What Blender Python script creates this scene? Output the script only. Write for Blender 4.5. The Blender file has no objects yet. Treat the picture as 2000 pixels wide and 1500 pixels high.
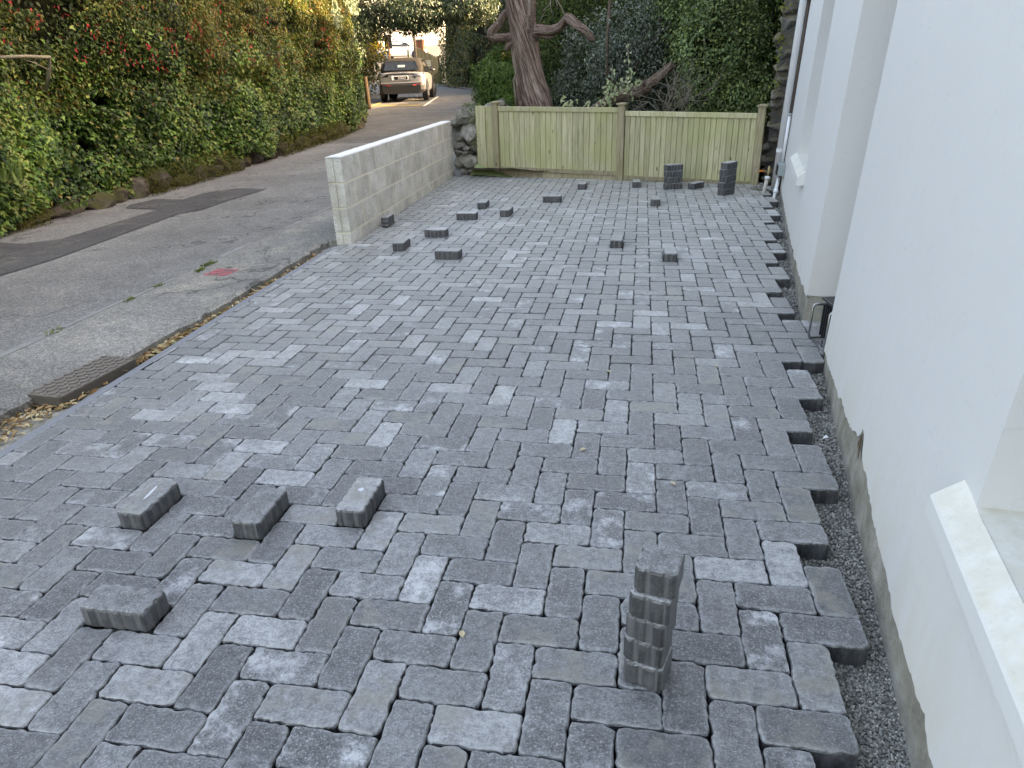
import bpy, bmesh, math, random
import numpy as np
from mathutils import Vector, Matrix

random.seed(7)
RNG = np.random.default_rng(11)
SC = bpy.context.scene
COL = SC.collection

# ------------------------------------------------------------------ camera
CAM_R = np.array([[0.98448295, 0.17215879, -0.03398047],
                  [0.04157847, -0.41697769, -0.90796522],
                  [-0.17048329, 0.89246342, -0.41766553]])      # right, down, forward
CAM_C = np.array([0.31828, -1.32192, 1.36984])
FPX = 1332.06
cd = bpy.data.cameras.new('camera')
cam = bpy.data.objects.new('camera', cd)
COL.objects.link(cam)
cd.sensor_width = 36.0
cd.lens = FPX / 2000 * 36.0
cd.clip_start = 0.02
cd.clip_end = 2000
Rm = Matrix(((CAM_R[0, 0], -CAM_R[1, 0], -CAM_R[2, 0], CAM_C[0]),
             (CAM_R[0, 1], -CAM_R[1, 1], -CAM_R[2, 1], CAM_C[1]),
             (CAM_R[0, 2], -CAM_R[1, 2], -CAM_R[2, 2], CAM_C[2]),
             (0, 0, 0, 1)))
cam.matrix_world = Rm
SC.camera = cam

# ------------------------------------------------------------------ light
SUN_EL = math.radians(19)
SUN_AZ = math.radians(8)          # from +x towards +y
world = bpy.data.worlds.new('World')
SC.world = world
world.use_nodes = True
wnt = world.node_tree
sky = wnt.nodes.new('ShaderNodeTexSky')
sky.sky_type = 'NISHITA'
sky.sun_disc = False
sky.sun_elevation = SUN_EL
sky.sun_rotation = math.radians(90) - SUN_AZ
sky.air_density = 1.0
sky.dust_density = 4.0
sky.ozone_density = 1.0
bg = [n for n in wnt.nodes if n.type == 'BACKGROUND'][0]
wnt.links.new(sky.outputs[0], bg.inputs[0])
bg.inputs[1].default_value = 0.15
sd = bpy.data.lights.new('sun', 'SUN')
sd.energy = 3.2
sd.angle = math.radians(0.53)
sd.color = (1.0, 0.86, 0.66)
sun = bpy.data.objects.new('sun', sd)
COL.objects.link(sun)
SDIR = Vector((math.cos(SUN_EL) * math.cos(SUN_AZ), math.cos(SUN_EL) * math.sin(SUN_AZ), math.sin(SUN_EL)))
sun.rotation_euler = SDIR.to_track_quat('Z', 'Y').to_euler()
sun.location = SDIR * 60
SC.view_settings.view_transform = 'Standard'
SC.view_settings.look = 'None'
SC.view_settings.exposure = 3.2
SC.view_settings.use_white_balance = True
SC.view_settings.white_balance_temperature = 8900
SC.view_settings.white_balance_tint = 16
SC.view_settings.gamma = 1.0
SC.render.engine = 'CYCLES'
SC.cycles.max_bounces = 6
SC.cycles.diffuse_bounces = 3
SC.cycles.glossy_bounces = 2
SC.cycles.transmission_bounces = 4
SC.cycles.transparent_max_bounces = 4
SC.cycles.caustics_reflective = False
SC.cycles.caustics_refractive = False
SC.cycles.use_denoising = True

# ------------------------------------------------------------------ small maths
def ray(u, v):
    d = CAM_R.T @ np.array([(u - 1000) / FPX, (v - 750) / FPX, 1.0])
    return d

def at(u, v, Y):
    d = ray(u, v)
    return CAM_C + d * ((Y - CAM_C[1]) / d[1])

def _hash(ix, iy, iz, s):
    h = (ix * 374761393 + iy * 668265263 + iz * 2147483647 + s * 974634777) & 0xffffffff
    h = ((h ^ (h >> 13)) * 1274126177) & 0xffffffff
    h = h ^ (h >> 16)
    return (h & 0xffff) / 65535.0

def vnoise(p, s=0):
    """value noise, p (N,3) -> 0..1"""
    p = np.asarray(p, float)
    i = np.floor(p).astype(np.int64)
    f = p - i
    f = f * f * (3 - 2 * f)
    r = np.zeros(len(p))
    for dx in (0, 1):
        for dy in (0, 1):
            for dz in (0, 1):
                w = (f[:, 0] if dx else 1 - f[:, 0]) * (f[:, 1] if dy else 1 - f[:, 1]) * (f[:, 2] if dz else 1 - f[:, 2])
                r += w * _hash(i[:, 0] + dx, i[:, 1] + dy, i[:, 2] + dz, s)
    return r

def smooth(x, a, b):
    t = np.clip((np.asarray(x, float) - a) / (b - a), 0, 1)
    return t * t * (3 - 2 * t)

def zr(y):
    """height of the lane along its length"""
    y = np.asarray(y, float)
    t = np.maximum(0, y - 6.5)
    z = 0.03 + 0.0167 * t * t / (t + 2.0)
    u = np.maximum(0, y - 32)
    return z + 0.0021 * u * u / (1 + 0.012 * u)

# ------------------------------------------------------------------ objects
def tag(o, label=None, cat=None, group=None, kind=None):
    if label: o['label'] = label
    if cat: o['category'] = cat
    if group: o['group'] = group
    if kind: o['kind'] = kind
    return o

def link(o, parent=None):
    COL.objects.link(o)
    if parent is not None:
        o.parent = parent
    return o

def empty(name, loc=(0, 0, 0), rz=0.0):
    o = bpy.data.objects.new(name, None)
    o.location = loc
    o.rotation_euler = (0, 0, rz)
    o.empty_display_size = 0.1
    return link(o)

class MB:
    """collects shapes into one mesh"""
    def __init__(s):
        s.v = []; s.f = []; s.uv = None
    def add(s, verts, faces):
        b = len(s.v)
        s.v.extend([tuple(map(float, q)) for q in verts])
        s.f.extend([tuple(i + b for i in f) for f in faces])
        return s
    def box(s, x0, x1, y0, y1, z0, z1, M=None):
        v = [(x0, y0, z0), (x1, y0, z0), (x1, y1, z0), (x0, y1, z0), (x0, y0, z1), (x1, y0, z1), (x1, y1, z1), (x0, y1, z1)]
        if M is not None: v = [tuple(M @ Vector(q)) for q in v]
        return s.add(v, [(0, 3, 2, 1), (4, 5, 6, 7), (0, 1, 5, 4), (1, 2, 6, 5), (2, 3, 7, 6), (3, 0, 4, 7)])
    def tube(s, path, rad, n=8, cap=True, wob=None):
        path = [np.asarray(p, float) for p in path]
        if np.isscalar(rad): rad = [rad] * len(path)
        b = len(s.v)
        prev = None
        for i, p in enumerate(path):
            a = path[max(i - 1, 0)]; c = path[min(i + 1, len(path) - 1)]
            t = c - a; t = t / (np.linalg.norm(t) + 1e-9)
            if prev is None:
                h = np.array([1.0, 0, 0]) if abs(t[0]) < 0.8 else np.array([0, 1.0, 0])
            else: h = prev
            u = h - t * (h @ t); u /= np.linalg.norm(u); prev = u
            w = np.cross(t, u)
            for k in range(n):
                an = 2 * math.pi * k / n
                r = rad[i] * (wob(i, an) if wob else 1)
                s.v.append(tuple(p + r * (math.cos(an) * u + math.sin(an) * w)))
        for i in range(len(path) - 1):
            for k in range(n):
                k2 = (k + 1) % n
                s.f.append((b + i * n + k, b + i * n + k2, b + (i + 1) * n + k2, b + (i + 1) * n + k))
        if cap:
            s.f.append(tuple(b + k for k in reversed(range(n))))
            e = b + (len(path) - 1) * n
            s.f.append(tuple(e + k for k in range(n)))
        return s
    def prism(s, poly, z0, z1):
        n = len(poly)
        v = [(x, y, z0) for x, y in poly] + [(x, y, z1) for x, y in poly]
        f = [tuple(range(n, 2 * n)), tuple(reversed(range(n)))]
        f += [(i, (i + 1) % n, n + (i + 1) % n, n + i) for i in range(n)]
        return s.add(v, f)
    def mesh(s, name, smooth_=False):
        me = bpy.data.meshes.new(name)
        me.from_pydata(s.v, [], s.f)
        me.update()
        if smooth_:
            me.polygons.foreach_set('use_smooth', [True] * len(me.polygons))
        return me
    def build(s, name, mat, parent=None, smooth_=False, bevel=0.0, seg=2, normals=True):
        me = s.mesh(name, smooth_)
        if normals:
            bm = bmesh.new(); bm.from_mesh(me); bmesh.ops.recalc_face_normals(bm, faces=bm.faces); bm.to_mesh(me); bm.free()
        me.materials.append(mat)
        o = bpy.data.objects.new(name, me)
        if bevel:
            m = o.modifiers.new('bevel', 'BEVEL'); m.width = bevel; m.segments = seg; m.limit_method = 'ANGLE'
        return link(o, parent)

def np_mesh(name, V, F, mat, parent=None, attr=None, smooth_=False):
    """V (n,3), F (m,k) one face size"""
    V = np.ascontiguousarray(V, np.float32); F = np.ascontiguousarray(F, np.int32)
    me = bpy.data.meshes.new(name)
    me.vertices.add(len(V)); me.vertices.foreach_set('co', V.ravel())
    k = F.shape[1]
    me.loops.add(F.size); me.loops.foreach_set('vertex_index', F.ravel())
    me.polygons.add(len(F)); me.polygons.foreach_set('loop_start', np.arange(0, F.size, k, dtype=np.int32))
    if smooth_: me.polygons.foreach_set('use_smooth', np.ones(len(F), bool))
    if attr is not None:
        for an, av in attr.items():
            at_ = me.attributes.new(an, 'FLOAT', 'FACE'); at_.data.foreach_set('value', np.ascontiguousarray(av, np.float32))
    me.update(); me.validate()
    me.materials.append(mat)
    o = bpy.data.objects.new(name, me)
    return link(o, parent)

# ------------------------------------------------------------------ materials
class NT:
    def __init__(s, name):
        s.m = bpy.data.materials.new(name); s.m.use_nodes = True
        s.nt = s.m.node_tree
        s.b = [n for n in s.nt.nodes if n.type == 'BSDF_PRINCIPLED'][0]
        s.out = [n for n in s.nt.nodes if n.type == 'OUTPUT_MATERIAL'][0]
    def n(s, typ, ins=None, **props):
        nd = s.nt.nodes.new('ShaderNode' + typ)
        for k, v in props.items(): setattr(nd, k, v)
        for k, v in (ins or {}).items(): s.set(nd.inputs[k], v)
        return nd
    def set(s, sock, v):
        if isinstance(v, bpy.types.NodeSocket): s.nt.links.new(v, sock)
        else: sock.default_value = v
    def pos(s): return s.n('NewGeometry').outputs['Position']
    def obj(s): return s.n('TexCoord').outputs['Object']
    def scale(s, vec, sc):
        nd = s.n('VectorMath', {0: vec, 1: sc}, operation='MULTIPLY'); return nd.outputs[0]
    def noise(s, vec, scale, detail=3, rough=0.55, dist=0.0):
        return s.n('TexNoise', {'Vector': vec, 'Scale': scale, 'Detail': detail, 'Roughness': rough, 'Distortion': dist}).outputs[0]
    def voro(s, vec, scale, feature='F1', out='Distance'):
        return s.n('TexVoronoi', {'Vector': vec, 'Scale': scale}, feature=feature).outputs[out]
    def ramp(s, fac, stops):
        nd = s.n('ValToRGB', {'Fac': fac})
        el = nd.color_ramp.elements
        while len(el) > 1: el.remove(el[-1])
        for i, (p, c) in enumerate(stops):
            e = el[0] if i == 0 else el.new(p)
            e.position = p
            e.color = (c, c, c, 1) if np.isscalar(c) else (*c, 1)
        return nd.outputs[0]
    def mix(s, fac, a, b, mode='MIX'):
        nd = s.n('Mix', data_type='RGBA', blend_type=mode)
        s.set(nd.inputs[0], fac)
        for i, v in ((6, a), (7, b)):
            if not isinstance(v, bpy.types.NodeSocket): v = (*v, 1) if not np.isscalar(v) else (v, v, v, 1)
            s.set(nd.inputs[i], v)
        return nd.outputs[2]
    def math(s, op, a, b=0.5, c=None):
        nd = s.n('Math', operation=op); s.set(nd.inputs[0], a); s.set(nd.inputs[1], b)
        if c is not None: s.set(nd.inputs[2], c)
        return nd.outputs[0]
    def bump(s, h, strength=0.5, dist=0.01, normal=None):
        nd = s.n('Bump', {'Height': h, 'Strength': strength, 'Distance': dist})
        if normal is not None: s.set(nd.inputs['Normal'], normal)
        return nd.outputs[0]
    def attr(s, name, typ='GEOMETRY'):
        return s.n('Attribute', attribute_name=name, attribute_type=typ).outputs['Fac']
    def rand(s): return s.n('ObjectInfo').outputs['Random']
    def fin(s, col, rough=0.8, normal=None, spec=0.3, metal=0.0):
        s.set(s.b.inputs['Base Color'], col if isinstance(col, bpy.types.NodeSocket) else (*col, 1))
        s.set(s.b.inputs['Roughness'], rough)
        s.set(s.b.inputs['Specular IOR Level'], spec)
        s.set(s.b.inputs['Metallic'], metal)
        if normal is not None: s.set(s.b.inputs['Normal'], normal)
        return s.m

def plain(name, col, rough=0.5, spec=0.4, metal=0.0, var=0.12, scale=25, bump=0.0):
    t = NT(name); p = t.pos()
    n = t.noise(p, scale, 4)
    c = t.mix(n, tuple(max(0, x * (1 - var)) for x in col), tuple(min(1, x * (1 + var)) for x in col))
    nm = t.bump(n, bump, 0.004) if bump else None
    return t.fin(c, rough, nm, spec, metal)

def paver_mat(name, src):
    t = NT(name); p = t.pos()
    if src == 'object':
        r = t.rand()
    else:
        r = t.attr('rnd')
    r2 = t.math('FRACT', t.math('MULTIPLY', r, 7.31))
    r3 = t.math('FRACT', t.math('MULTIPLY', r, 23.7))
    off = t.n('CombineXYZ', {0: t.math('MULTIPLY', r, 37.0), 1: t.math('MULTIPLY', r2, 19.0), 2: 0.0}).outputs[0]
    pp = t.n('VectorMath', {0: p, 1: off}, operation='ADD').outputs[0]
    big = t.noise(pp, 9, 3, 0.6)
    mid = t.noise(pp, 42, 5, 0.72)
    fine = t.noise(pp, 165, 4, 0.8)
    grit = t.voro(pp, 330)
    tone = t.ramp(r2, [(0.0, (0.088, 0.090, 0.092)), (0.35, (0.118, 0.120, 0.122)), (0.72, (0.162, 0.164, 0.166)), (0.92, (0.24, 0.242, 0.244)), (1.0, (0.35, 0.352, 0.355))])
    m1 = t.ramp(t.math('ADD', t.math('MULTIPLY', mid, 0.65), t.math('MULTIPLY', big, 0.35)), [(0.40, 0.0), (0.60, 1.0)])
    c = t.mix(m1, t.mix(1.0, tone, (0.60, 0.60, 0.61), 'MULTIPLY'), t.mix(1.0, tone, (1.42, 1.42, 1.41), 'MULTIPLY'))
    # dark pits and pale grains of the concrete face, stronger on some blocks than on others
    gr = t.ramp(r3, [(0.0, 0.5), (1.0, 1.0)])
    c = t.mix(t.math('MULTIPLY', t.ramp(fine, [(0.37, 0.9), (0.47, 0.0)]), gr), c, (0.032, 0.033, 0.036))
    c = t.mix(t.math('MULTIPLY', t.ramp(fine, [(0.55, 0.0), (0.66, 0.85)]), gr), c, (0.50, 0.505, 0.51))
    sm = t.noise(t.scale(pp, (1.0, 1.9, 1.0)), 62, 5, 0.85, 1.8)
    c = t.mix(t.ramp(sm, [(0.55, 0.0), (0.66, 0.55)]), c, (0.50, 0.505, 0.51))
    c = t.mix(t.ramp(sm, [(0.34, 0.6), (0.44, 0.0)]), c, (0.085, 0.087, 0.092))
    # lime bloom on some of them
    bl = t.math('MULTIPLY', t.ramp(big, [(0.50, 0.0), (0.64, 1.0)]), t.ramp(r3, [(0.70, 0.0), (1.0, 0.75)]))
    bl = t.math('MULTIPLY', bl, t.ramp(mid, [(0.42, 0.2), (0.55, 1.0)]))
    c = t.mix(bl, c, (0.64, 0.65, 0.67))
    c = t.mix(t.math('MULTIPLY', t.ramp(big, [(0.40, 0.5), (0.50, 0.0)]), t.ramp(r3, [(0.12, 1.0), (0.3, 0.0)])), c, (0.27, 0.255, 0.215))
    # rubbed pale arrises
    c = t.mix(t.math('MULTIPLY', t.attr('rim'), t.ramp(mid, [(0.36, 0.15), (0.6, 0.75)])), c, (0.40, 0.405, 0.41))
    # the moulded sides are darker than the tumbled faces
    nz = t.n('SeparateXYZ', {0: t.n('NewGeometry').outputs['Normal']}).outputs[2]
    vs = t.noise(t.scale(pp, (38, 38, 9)), 1.0, 3, 0.6)
    side = t.mix(t.ramp(t.math('ADD', t.math('MULTIPLY', mid, 0.4), t.math('MULTIPLY', vs, 0.6)), [(0.44, 0.0), (0.60, 1.0)]), (0.042, 0.043, 0.045), (0.10, 0.101, 0.104))
    side = t.mix(t.ramp(fine, [(0.60, 0.0), (0.72, 0.6)]), side, (0.36, 0.36, 0.36))
    side = t.mix(t.attr('rib'), side, (0.15, 0.152, 0.155))
    c = t.mix(t.ramp(nz, [(0.25, 1.0), (0.55, 0.0)]), c, side)
    h = t.math('ADD', t.math('MULTIPLY', fine, 0.6), t.math('MULTIPLY', mid, 0.9))
    nm = t.bump(h, 0.5, 0.004)
    # dry cement dust lies on the faces: asperity scattering at grazing angles
    t.set(t.b.inputs['Sheen Weight'], t.ramp(nz, [(0.6, 0.0), (0.9, 1.0)])); t.b.inputs['Sheen Roughness'].default_value = 0.32; t.b.inputs['Sheen Tint'].default_value = (0.95, 0.97, 1.0, 1)
    return t.fin(c, 0.48, nm, 0.6)

def asphalt_mat(name, a, b, speck=0.5, tint=(0.3, 0.27, 0.22), tintamt=0.25):
    t = NT(name); p = t.pos()
    big = t.noise(p, 0.9, 4, 0.6)
    mid = t.noise(p, 7, 4, 0.65)
    gs = t.n('SeparateColor', {0: t.voro(p, 150, out='Color')}).outputs[0]
    gs2 = t.n('SeparateColor', {0: t.voro(p, 62, out='Color')}).outputs[0]
    c = t.mix(t.ramp(t.math('ADD', t.math('MULTIPLY', big, 0.7), t.math('MULTIPLY', mid, 0.3)), [(0.36, 0.0), (0.64, 1.0)]), a, b)
    c = t.mix(t.math('MULTIPLY', t.ramp(t.noise(p, 2.3, 5, 0.7), [(0.52, 0.0), (0.68, 1.0)]), tintamt), c, tint)
    c = t.mix(speck, c, t.mix(1.0, c, t.ramp(gs, [(0.0, 0.35), (0.5, 0.95), (1.0, 2.0)]), 'MULTIPLY'))
    c = t.mix(speck * .6, c, t.mix(1.0, c, t.ramp(gs2, [(0.0, 0.5), (0.5, 1.0), (1.0, 1.6)]), 'MULTIPLY'))
    cr = t.voro(t.n('VectorMath', {0: p, 1: t.n('TexNoise', {'Vector': p, 'Scale': 3.0}).outputs['Color']}, operation='ADD').outputs[0], 0.55, 'DISTANCE_TO_EDGE')
    c = t.mix(t.ramp(cr, [(0.004, 0.55), (0.010, 0.0)]), c, (0.04, 0.038, 0.034))
    d = t.voro(p, 210)
    nm = t.bump(t.math('ADD', d, t.math('MULTIPLY', mid, 0.3)), 0.5, 0.004)
    return t.fin(c, 0.88, nm, 0.25)

def leaf_mat(name, stops, trans=0.28, rough=0.5, spec=0.35, posvar=0.0, dull=None):
    t = NT(name)
    r = t.attr('rnd')
    c = t.ramp(r, stops)
    if posvar:
        n = t.noise(t.pos(), posvar, 2)
        c = t.mix(1.0, c, t.ramp(n, [(0.3, 0.62), (0.7, 1.3)]), 'MULTIPLY')
    t.fin(c, rough, None, spec)
    tr = t.n('BsdfTranslucent', {'Color': t.mix(1.0, c, (1.15, 1.1, 0.6), 'MULTIPLY')})
    mx = t.n('MixShader', {0: trans, 1: t.b.outputs[0], 2: tr.outputs[0]})
    t.nt.links.new(mx.outputs[0], t.out.inputs[0])
    return t.m

def bark_mat(name, dark, mid, light, us=34, vs=3.0, strength=1.0, coat=None):
    t = NT(name)
    uv = t.n('UVMap').outputs[0]
    n1 = t.noise(t.scale(uv, (us, vs, 1)), 1.0, 6, 0.7, 1.6)
    n2 = t.noise(t.scale(uv, (us * 2.5, vs * 5, 1)), 1.0, 5, 0.7, 0.8)
    n3 = t.noise(t.pos(), 3, 3)
    h = t.math('ADD', t.math('MULTIPLY', n1, 0.62), t.math('MULTIPLY', n2, 0.38))
    c = t.ramp(h, [(0.40, dark), (0.49, mid), (0.60, light)])
    if coat: c = t.mix(t.ramp(n3, [(0.55, 0.0), (0.7, 0.8)]), c, coat)
    return t.fin(c, 0.9, t.bump(h, strength, 0.03), 0.15)

def wood_mat(name, dark, mid, light, green=(0.24, 0.27, 0.09), gamt=0.5):
    t = NT(name); p = t.pos(); r = t.rand()
    off = t.n('CombineXYZ', {0: t.math('MULTIPLY', r, 31.0), 1: t.math('MULTIPLY', r, 17.0), 2: t.math('MULTIPLY', r, 9.0)}).outputs[0]
    pp = t.n('VectorMath', {0: p, 1: off}, operation='ADD').outputs[0]
    g = t.noise(t.scale(pp, (60, 60, 3.2)), 1.0, 4, 0.6, 0.8)
    g2 = t.noise(t.scale(pp, (190, 190, 7)), 1.0, 3, 0.6)
    b = t.noise(p, 2.2, 3, 0.6)
    c = t.ramp(t.math('ADD', t.math('MULTIPLY', g, 0.7), t.math('MULTIPLY', g2, 0.3)), [(0.33, dark), (0.5, mid), (0.68, light)])
    c = t.mix(1.0, c, t.ramp(r, [(0.0, 0.78), (1.0, 1.18)]), 'MULTIPLY')
    c = t.mix(t.math('MULTIPLY', t.ramp(b, [(0.35, 0.2), (0.62, 1.0)]), gamt), c, green)
    k = t.voro(t.scale(pp, (9, 9, 2.6)), 1.0)
    c = t.mix(t.ramp(k, [(0.05, 0.85), (0.09, 0.0)]), c, (0.07, 0.045, 0.02))
    return t.fin(c, 0.85, t.bump(g, 0.35, 0.004), 0.15)

def rock_mat(name, a, b, moss=(0.05, 0.07, 0.015), mossamt=0.5, pale=(0.32, 0.31, 0.29)):
    t = NT(name); p = t.pos(); r = t.rand()
    n = t.noise(p, 9, 6, 0.68, 0.5); n2 = t.noise(p, 55, 4, 0.7); n3 = t.noise(p, 3.0, 3)
    c = t.ramp(n, [(0.3, a), (0.6, b), (0.78, pale)])
    c = t.mix(1.0, c, t.ramp(r, [(0.0, 0.65), (1.0, 1.25)]), 'MULTIPLY')
    nz = t.n('SeparateXYZ', {0: t.n('NewGeometry').outputs['Normal']}).outputs[2]
    mm = t.math('MULTIPLY', t.ramp(t.math('ADD', t.math('MULTIPLY', nz, 0.25), n3), [(0.5, 0.0), (0.68, 1.0)]), mossamt)
    c = t.mix(mm, c, t.mix(n2, tuple(x * 0.6 for x in moss), tuple(x * 1.5 for x in moss)))
    return t.fin(c, 0.92, t.bump(t.math('ADD', n, t.math('MULTIPLY', n2, 0.4)), 0.9, 0.02), 0.2)

MAT = {}
MAT['paver'] = paver_mat('concrete_paver', 'object')
MAT['paver_field'] = paver_mat('concrete_paver_field', 'attr')
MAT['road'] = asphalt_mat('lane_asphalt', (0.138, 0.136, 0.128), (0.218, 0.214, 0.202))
MAT['old_road'] = asphalt_mat('worn_asphalt', (0.165, 0.160, 0.147), (0.265, 0.256, 0.233), 0.5, (0.42, 0.375, 0.30), 0.45)
MAT['patch'] = asphalt_mat('patch_asphalt', (0.060, 0.059, 0.058), (0.094, 0.092, 0.090), 0.4)
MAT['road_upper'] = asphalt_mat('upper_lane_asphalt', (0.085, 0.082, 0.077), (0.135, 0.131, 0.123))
MAT['soil'] = plain('garden_soil', (0.045, 0.035, 0.024), 0.95, 0.1, var=0.5, scale=9, bump=0.8)

def mk_sand():
    t = NT('sandy_haunch'); p = t.pos()
    n = t.noise(p, 14, 5, 0.65); n2 = t.noise(p, 160, 3, 0.7)
    c = t.ramp(n, [(0.3, (0.20, 0.185, 0.16)), (0.5, (0.36, 0.34, 0.295)), (0.7, (0.48, 0.46, 0.42))])
    c = t.mix(t.ramp(n2, [(0.32, 0.8), (0.45, 0.0)]), c, (0.10, 0.095, 0.085))
    return t.fin(c, 0.95, t.bump(t.math('ADD', n, n2), 0.8, 0.012), 0.15)
MAT['sand'] = mk_sand()
MAT['edging'] = plain('edging_mortar', (0.22, 0.23, 0.245), 0.9, 0.2, var=0.18, scale=40, bump=0.4)

def mk_grit(name, src):
    t = NT(name); p = t.pos()
    c = t.ramp(t.attr('rnd') if src else t.n('SeparateColor', {0: t.voro(p, 190, out='Color')}).outputs[0],
               [(0.0, (0.12, 0.122, 0.114)), (0.5, (0.25, 0.25, 0.228)), (0.85, (0.38, 0.375, 0.335)), (1.0, (0.52, 0.51, 0.45))])
    nm = None if src else t.bump(t.voro(p, 190), 0.9, 0.006)
    return t.fin(c, 0.9, nm, 0.25)
MAT['grit'] = mk_grit('grit_chips', True)
MAT['bed'] = mk_grit('grit_bed', False)

def mk_white(name, base=(0.70, 0.70, 0.695), stain=0.38):
    t = NT(name); p = t.pos()
    n = t.noise(p, 2.0, 4, 0.6); n2 = t.noise(p, 55, 4, 0.6); n3 = t.noise(t.scale(p, (1, 1, 0.25)), 9, 4, 0.65)
    c = t.mix(n, tuple(x * 0.955 for x in base), base)
    z = t.n('SeparateXYZ', {0: p}).outputs[2]
    low = t.math('MULTIPLY', t.ramp(z, [(0.08, 1.0), (0.50, 0.0)]), t.ramp(n3, [(0.40, 0.1), (0.60, 1.0)]))
    c = t.mix(t.math('MULTIPLY', low, stain), c, (0.62, 0.57, 0.45))
    sp = t.voro(p, 5.5)
    c = t.mix(t.math('MULTIPLY', t.ramp(sp, [(0.018, 1.0), (0.03, 0.0)]), 0.55), c, (0.35, 0.34, 0.33))
    sc = t.noise(t.scale(p, (7, 7, 30)), 1.0, 2, 0.5, 1.5)
    c = t.mix(t.math('MULTIPLY', t.ramp(sc, [(0.69, 0.0), (0.73, 1.0)]), 0.12), c, (0.42, 0.42, 0.43))
    ck = t.voro(t.n('VectorMath', {0: p, 1: t.n('TexNoise', {'Vector': p, 'Scale': 4.0, 'Detail': 4.0}).outputs['Color']}, operation='ADD').outputs[0], 0.7, 'DISTANCE_TO_EDGE')
    c = t.mix(t.ramp(ck, [(0.0012, 0.10), (0.0026, 0.0)]), c, (0.36, 0.35, 0.34))
    h = t.math('ADD', t.math('MULTIPLY', n2, 0.5), t.math('MULTIPLY', t.noise(p, 7, 4), 1.6))
    return t.fin(c, 0.62, t.bump(h, 0.16, 0.012), 0.3)
MAT['white'] = mk_white('white_masonry_paint')
def mk_sill():
    t = NT('sill_paint'); p = t.pos()
    n = t.noise(p, 13, 5, 0.7); n2 = t.noise(p, 4, 3, 0.6); n3 = t.noise(p, 90, 3, 0.7)
    nz = t.n('SeparateXYZ', {0: t.n('NewGeometry').outputs['Normal']}).outputs[2]
    topc = t.mix(t.ramp(n, [(0.42, 0.0), (0.62, 1.0)]), (0.66, 0.64, 0.56), (0.74, 0.725, 0.67))
    topc = t.mix(t.math('MULTIPLY', t.ramp(n2, [(0.56, 0.0), (0.66, 1.0)]), 0.5), topc, (0.60, 0.49, 0.30))
    topc = t.mix(t.math('MULTIPLY', t.ramp(n3, [(0.34, 1.0), (0.42, 0.0)]), 0.12), topc, (0.30, 0.29, 0.26))
    c = t.mix(t.ramp(nz, [(0.45, 0.0), (0.75, 1.0)]), (0.70, 0.70, 0.69), topc)
    return t.fin(c, 0.6, t.bump(n, 0.25, 0.006), 0.3)
MAT['sill'] = mk_sill()

def mk_plinth():
    t = NT('bare_render'); p = t.pos()
    n = t.noise(p, 8, 5, 0.65); n2 = t.noise(p, 70, 4, 0.7)
    c = t.ramp(n, [(0.28, (0.19, 0.175, 0.145)), (0.5, (0.30, 0.285, 0.245)), (0.72, (0.42, 0.405, 0.36))])
    c = t.mix(t.ramp(n2, [(0.3, 0.6), (0.42, 0.0)]), c, (0.12, 0.105, 0.085))
    return t.fin(c, 0.95, t.bump(t.math('ADD', n, t.math('MULTIPLY', n2, 0.5)), 0.7, 0.012), 0.15)
MAT['plinth'] = mk_plinth()

def mk_block():
    t = NT('concrete_block'); p = t.pos(); r = t.rand()
    n = t.noise(p, 5, 4, 0.6); n2 = t.noise(p, 120, 4, 0.75); v = t.voro(p, 150)
    c = t.ramp(n, [(0.38, (0.56, 0.54, 0.475)), (0.52, (0.68, 0.66, 0.595)), (0.66, (0.76, 0.74, 0.675))])
    c = t.mix(1.0, c, t.ramp(r, [(0.0, 0.9), (1.0, 1.08)]), 'MULTIPLY')
    c = t.mix(t.ramp(n2, [(0.37, 0.95), (0.45, 0.0)]), c, (0.15, 0.14, 0.115))
    st = t.noise(t.scale(p, (9, 9, 1.2)), 1.0, 3, 0.6)
    c = t.mix(t.math('MULTIPLY', t.ramp(st, [(0.52, 0.0), (0.68, 1.0)]), 0.4), c, (0.50, 0.44, 0.33))
    c = t.mix(t.ramp(n2, [(0.62, 0.0), (0.75, 0.6)]), c, (0.66, 0.65, 0.60))
    return t.fin(c, 0.95, t.bump(t.math('ADD', n2, t.math('MULTIPLY', v, 0.4)), 0.8, 0.006), 0.15)
MAT['block'] = mk_block()
MAT['mortar'] = plain('sandy_mortar', (0.74, 0.68, 0.55), 0.95, 0.1, var=0.16, scale=18, bump=0.5)
MAT['coping'] = plain('white_mortar_cap', (0.74, 0.735, 0.71), 0.9, 0.2, var=0.1, scale=16, bump=0.4)
MAT['fence_board'] = wood_mat('weathered_fence_board', (0.25, 0.21, 0.125), (0.52, 0.47, 0.31), (0.68, 0.62, 0.45), (0.44, 0.44, 0.20), 0.6)
MAT['fence_post'] = wood_mat('weathered_fence_post', (0.17, 0.13, 0.085), (0.36, 0.30, 0.205), (0.53, 0.46, 0.335), (0.31, 0.30, 0.14), 0.35)
MAT['gate_wood'] = wood_mat('brown_gate_timber', (0.14, 0.09, 0.04), (0.24, 0.16, 0.08), (0.33, 0.235, 0.125), (0.2, 0.15, 0.07), 0.2)
MAT['rock'] = rock_mat('rubble_stone', (0.14, 0.13, 0.115), (0.36, 0.335, 0.295), mossamt=0.25, pale=(0.60, 0.55, 0.47))
MAT['mossrock'] = rock_mat('mossy_stone', (0.035, 0.030, 0.025), (0.105, 0.088, 0.072), (0.055, 0.055, 0.015), 0.8, (0.17, 0.145, 0.125))
MAT['quoin'] = rock_mat('lichened_stone', (0.06, 0.06, 0.062), (0.16, 0.15, 0.135), (0.20, 0.15, 0.045), 0.4, (0.29, 0.26, 0.21))
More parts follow.
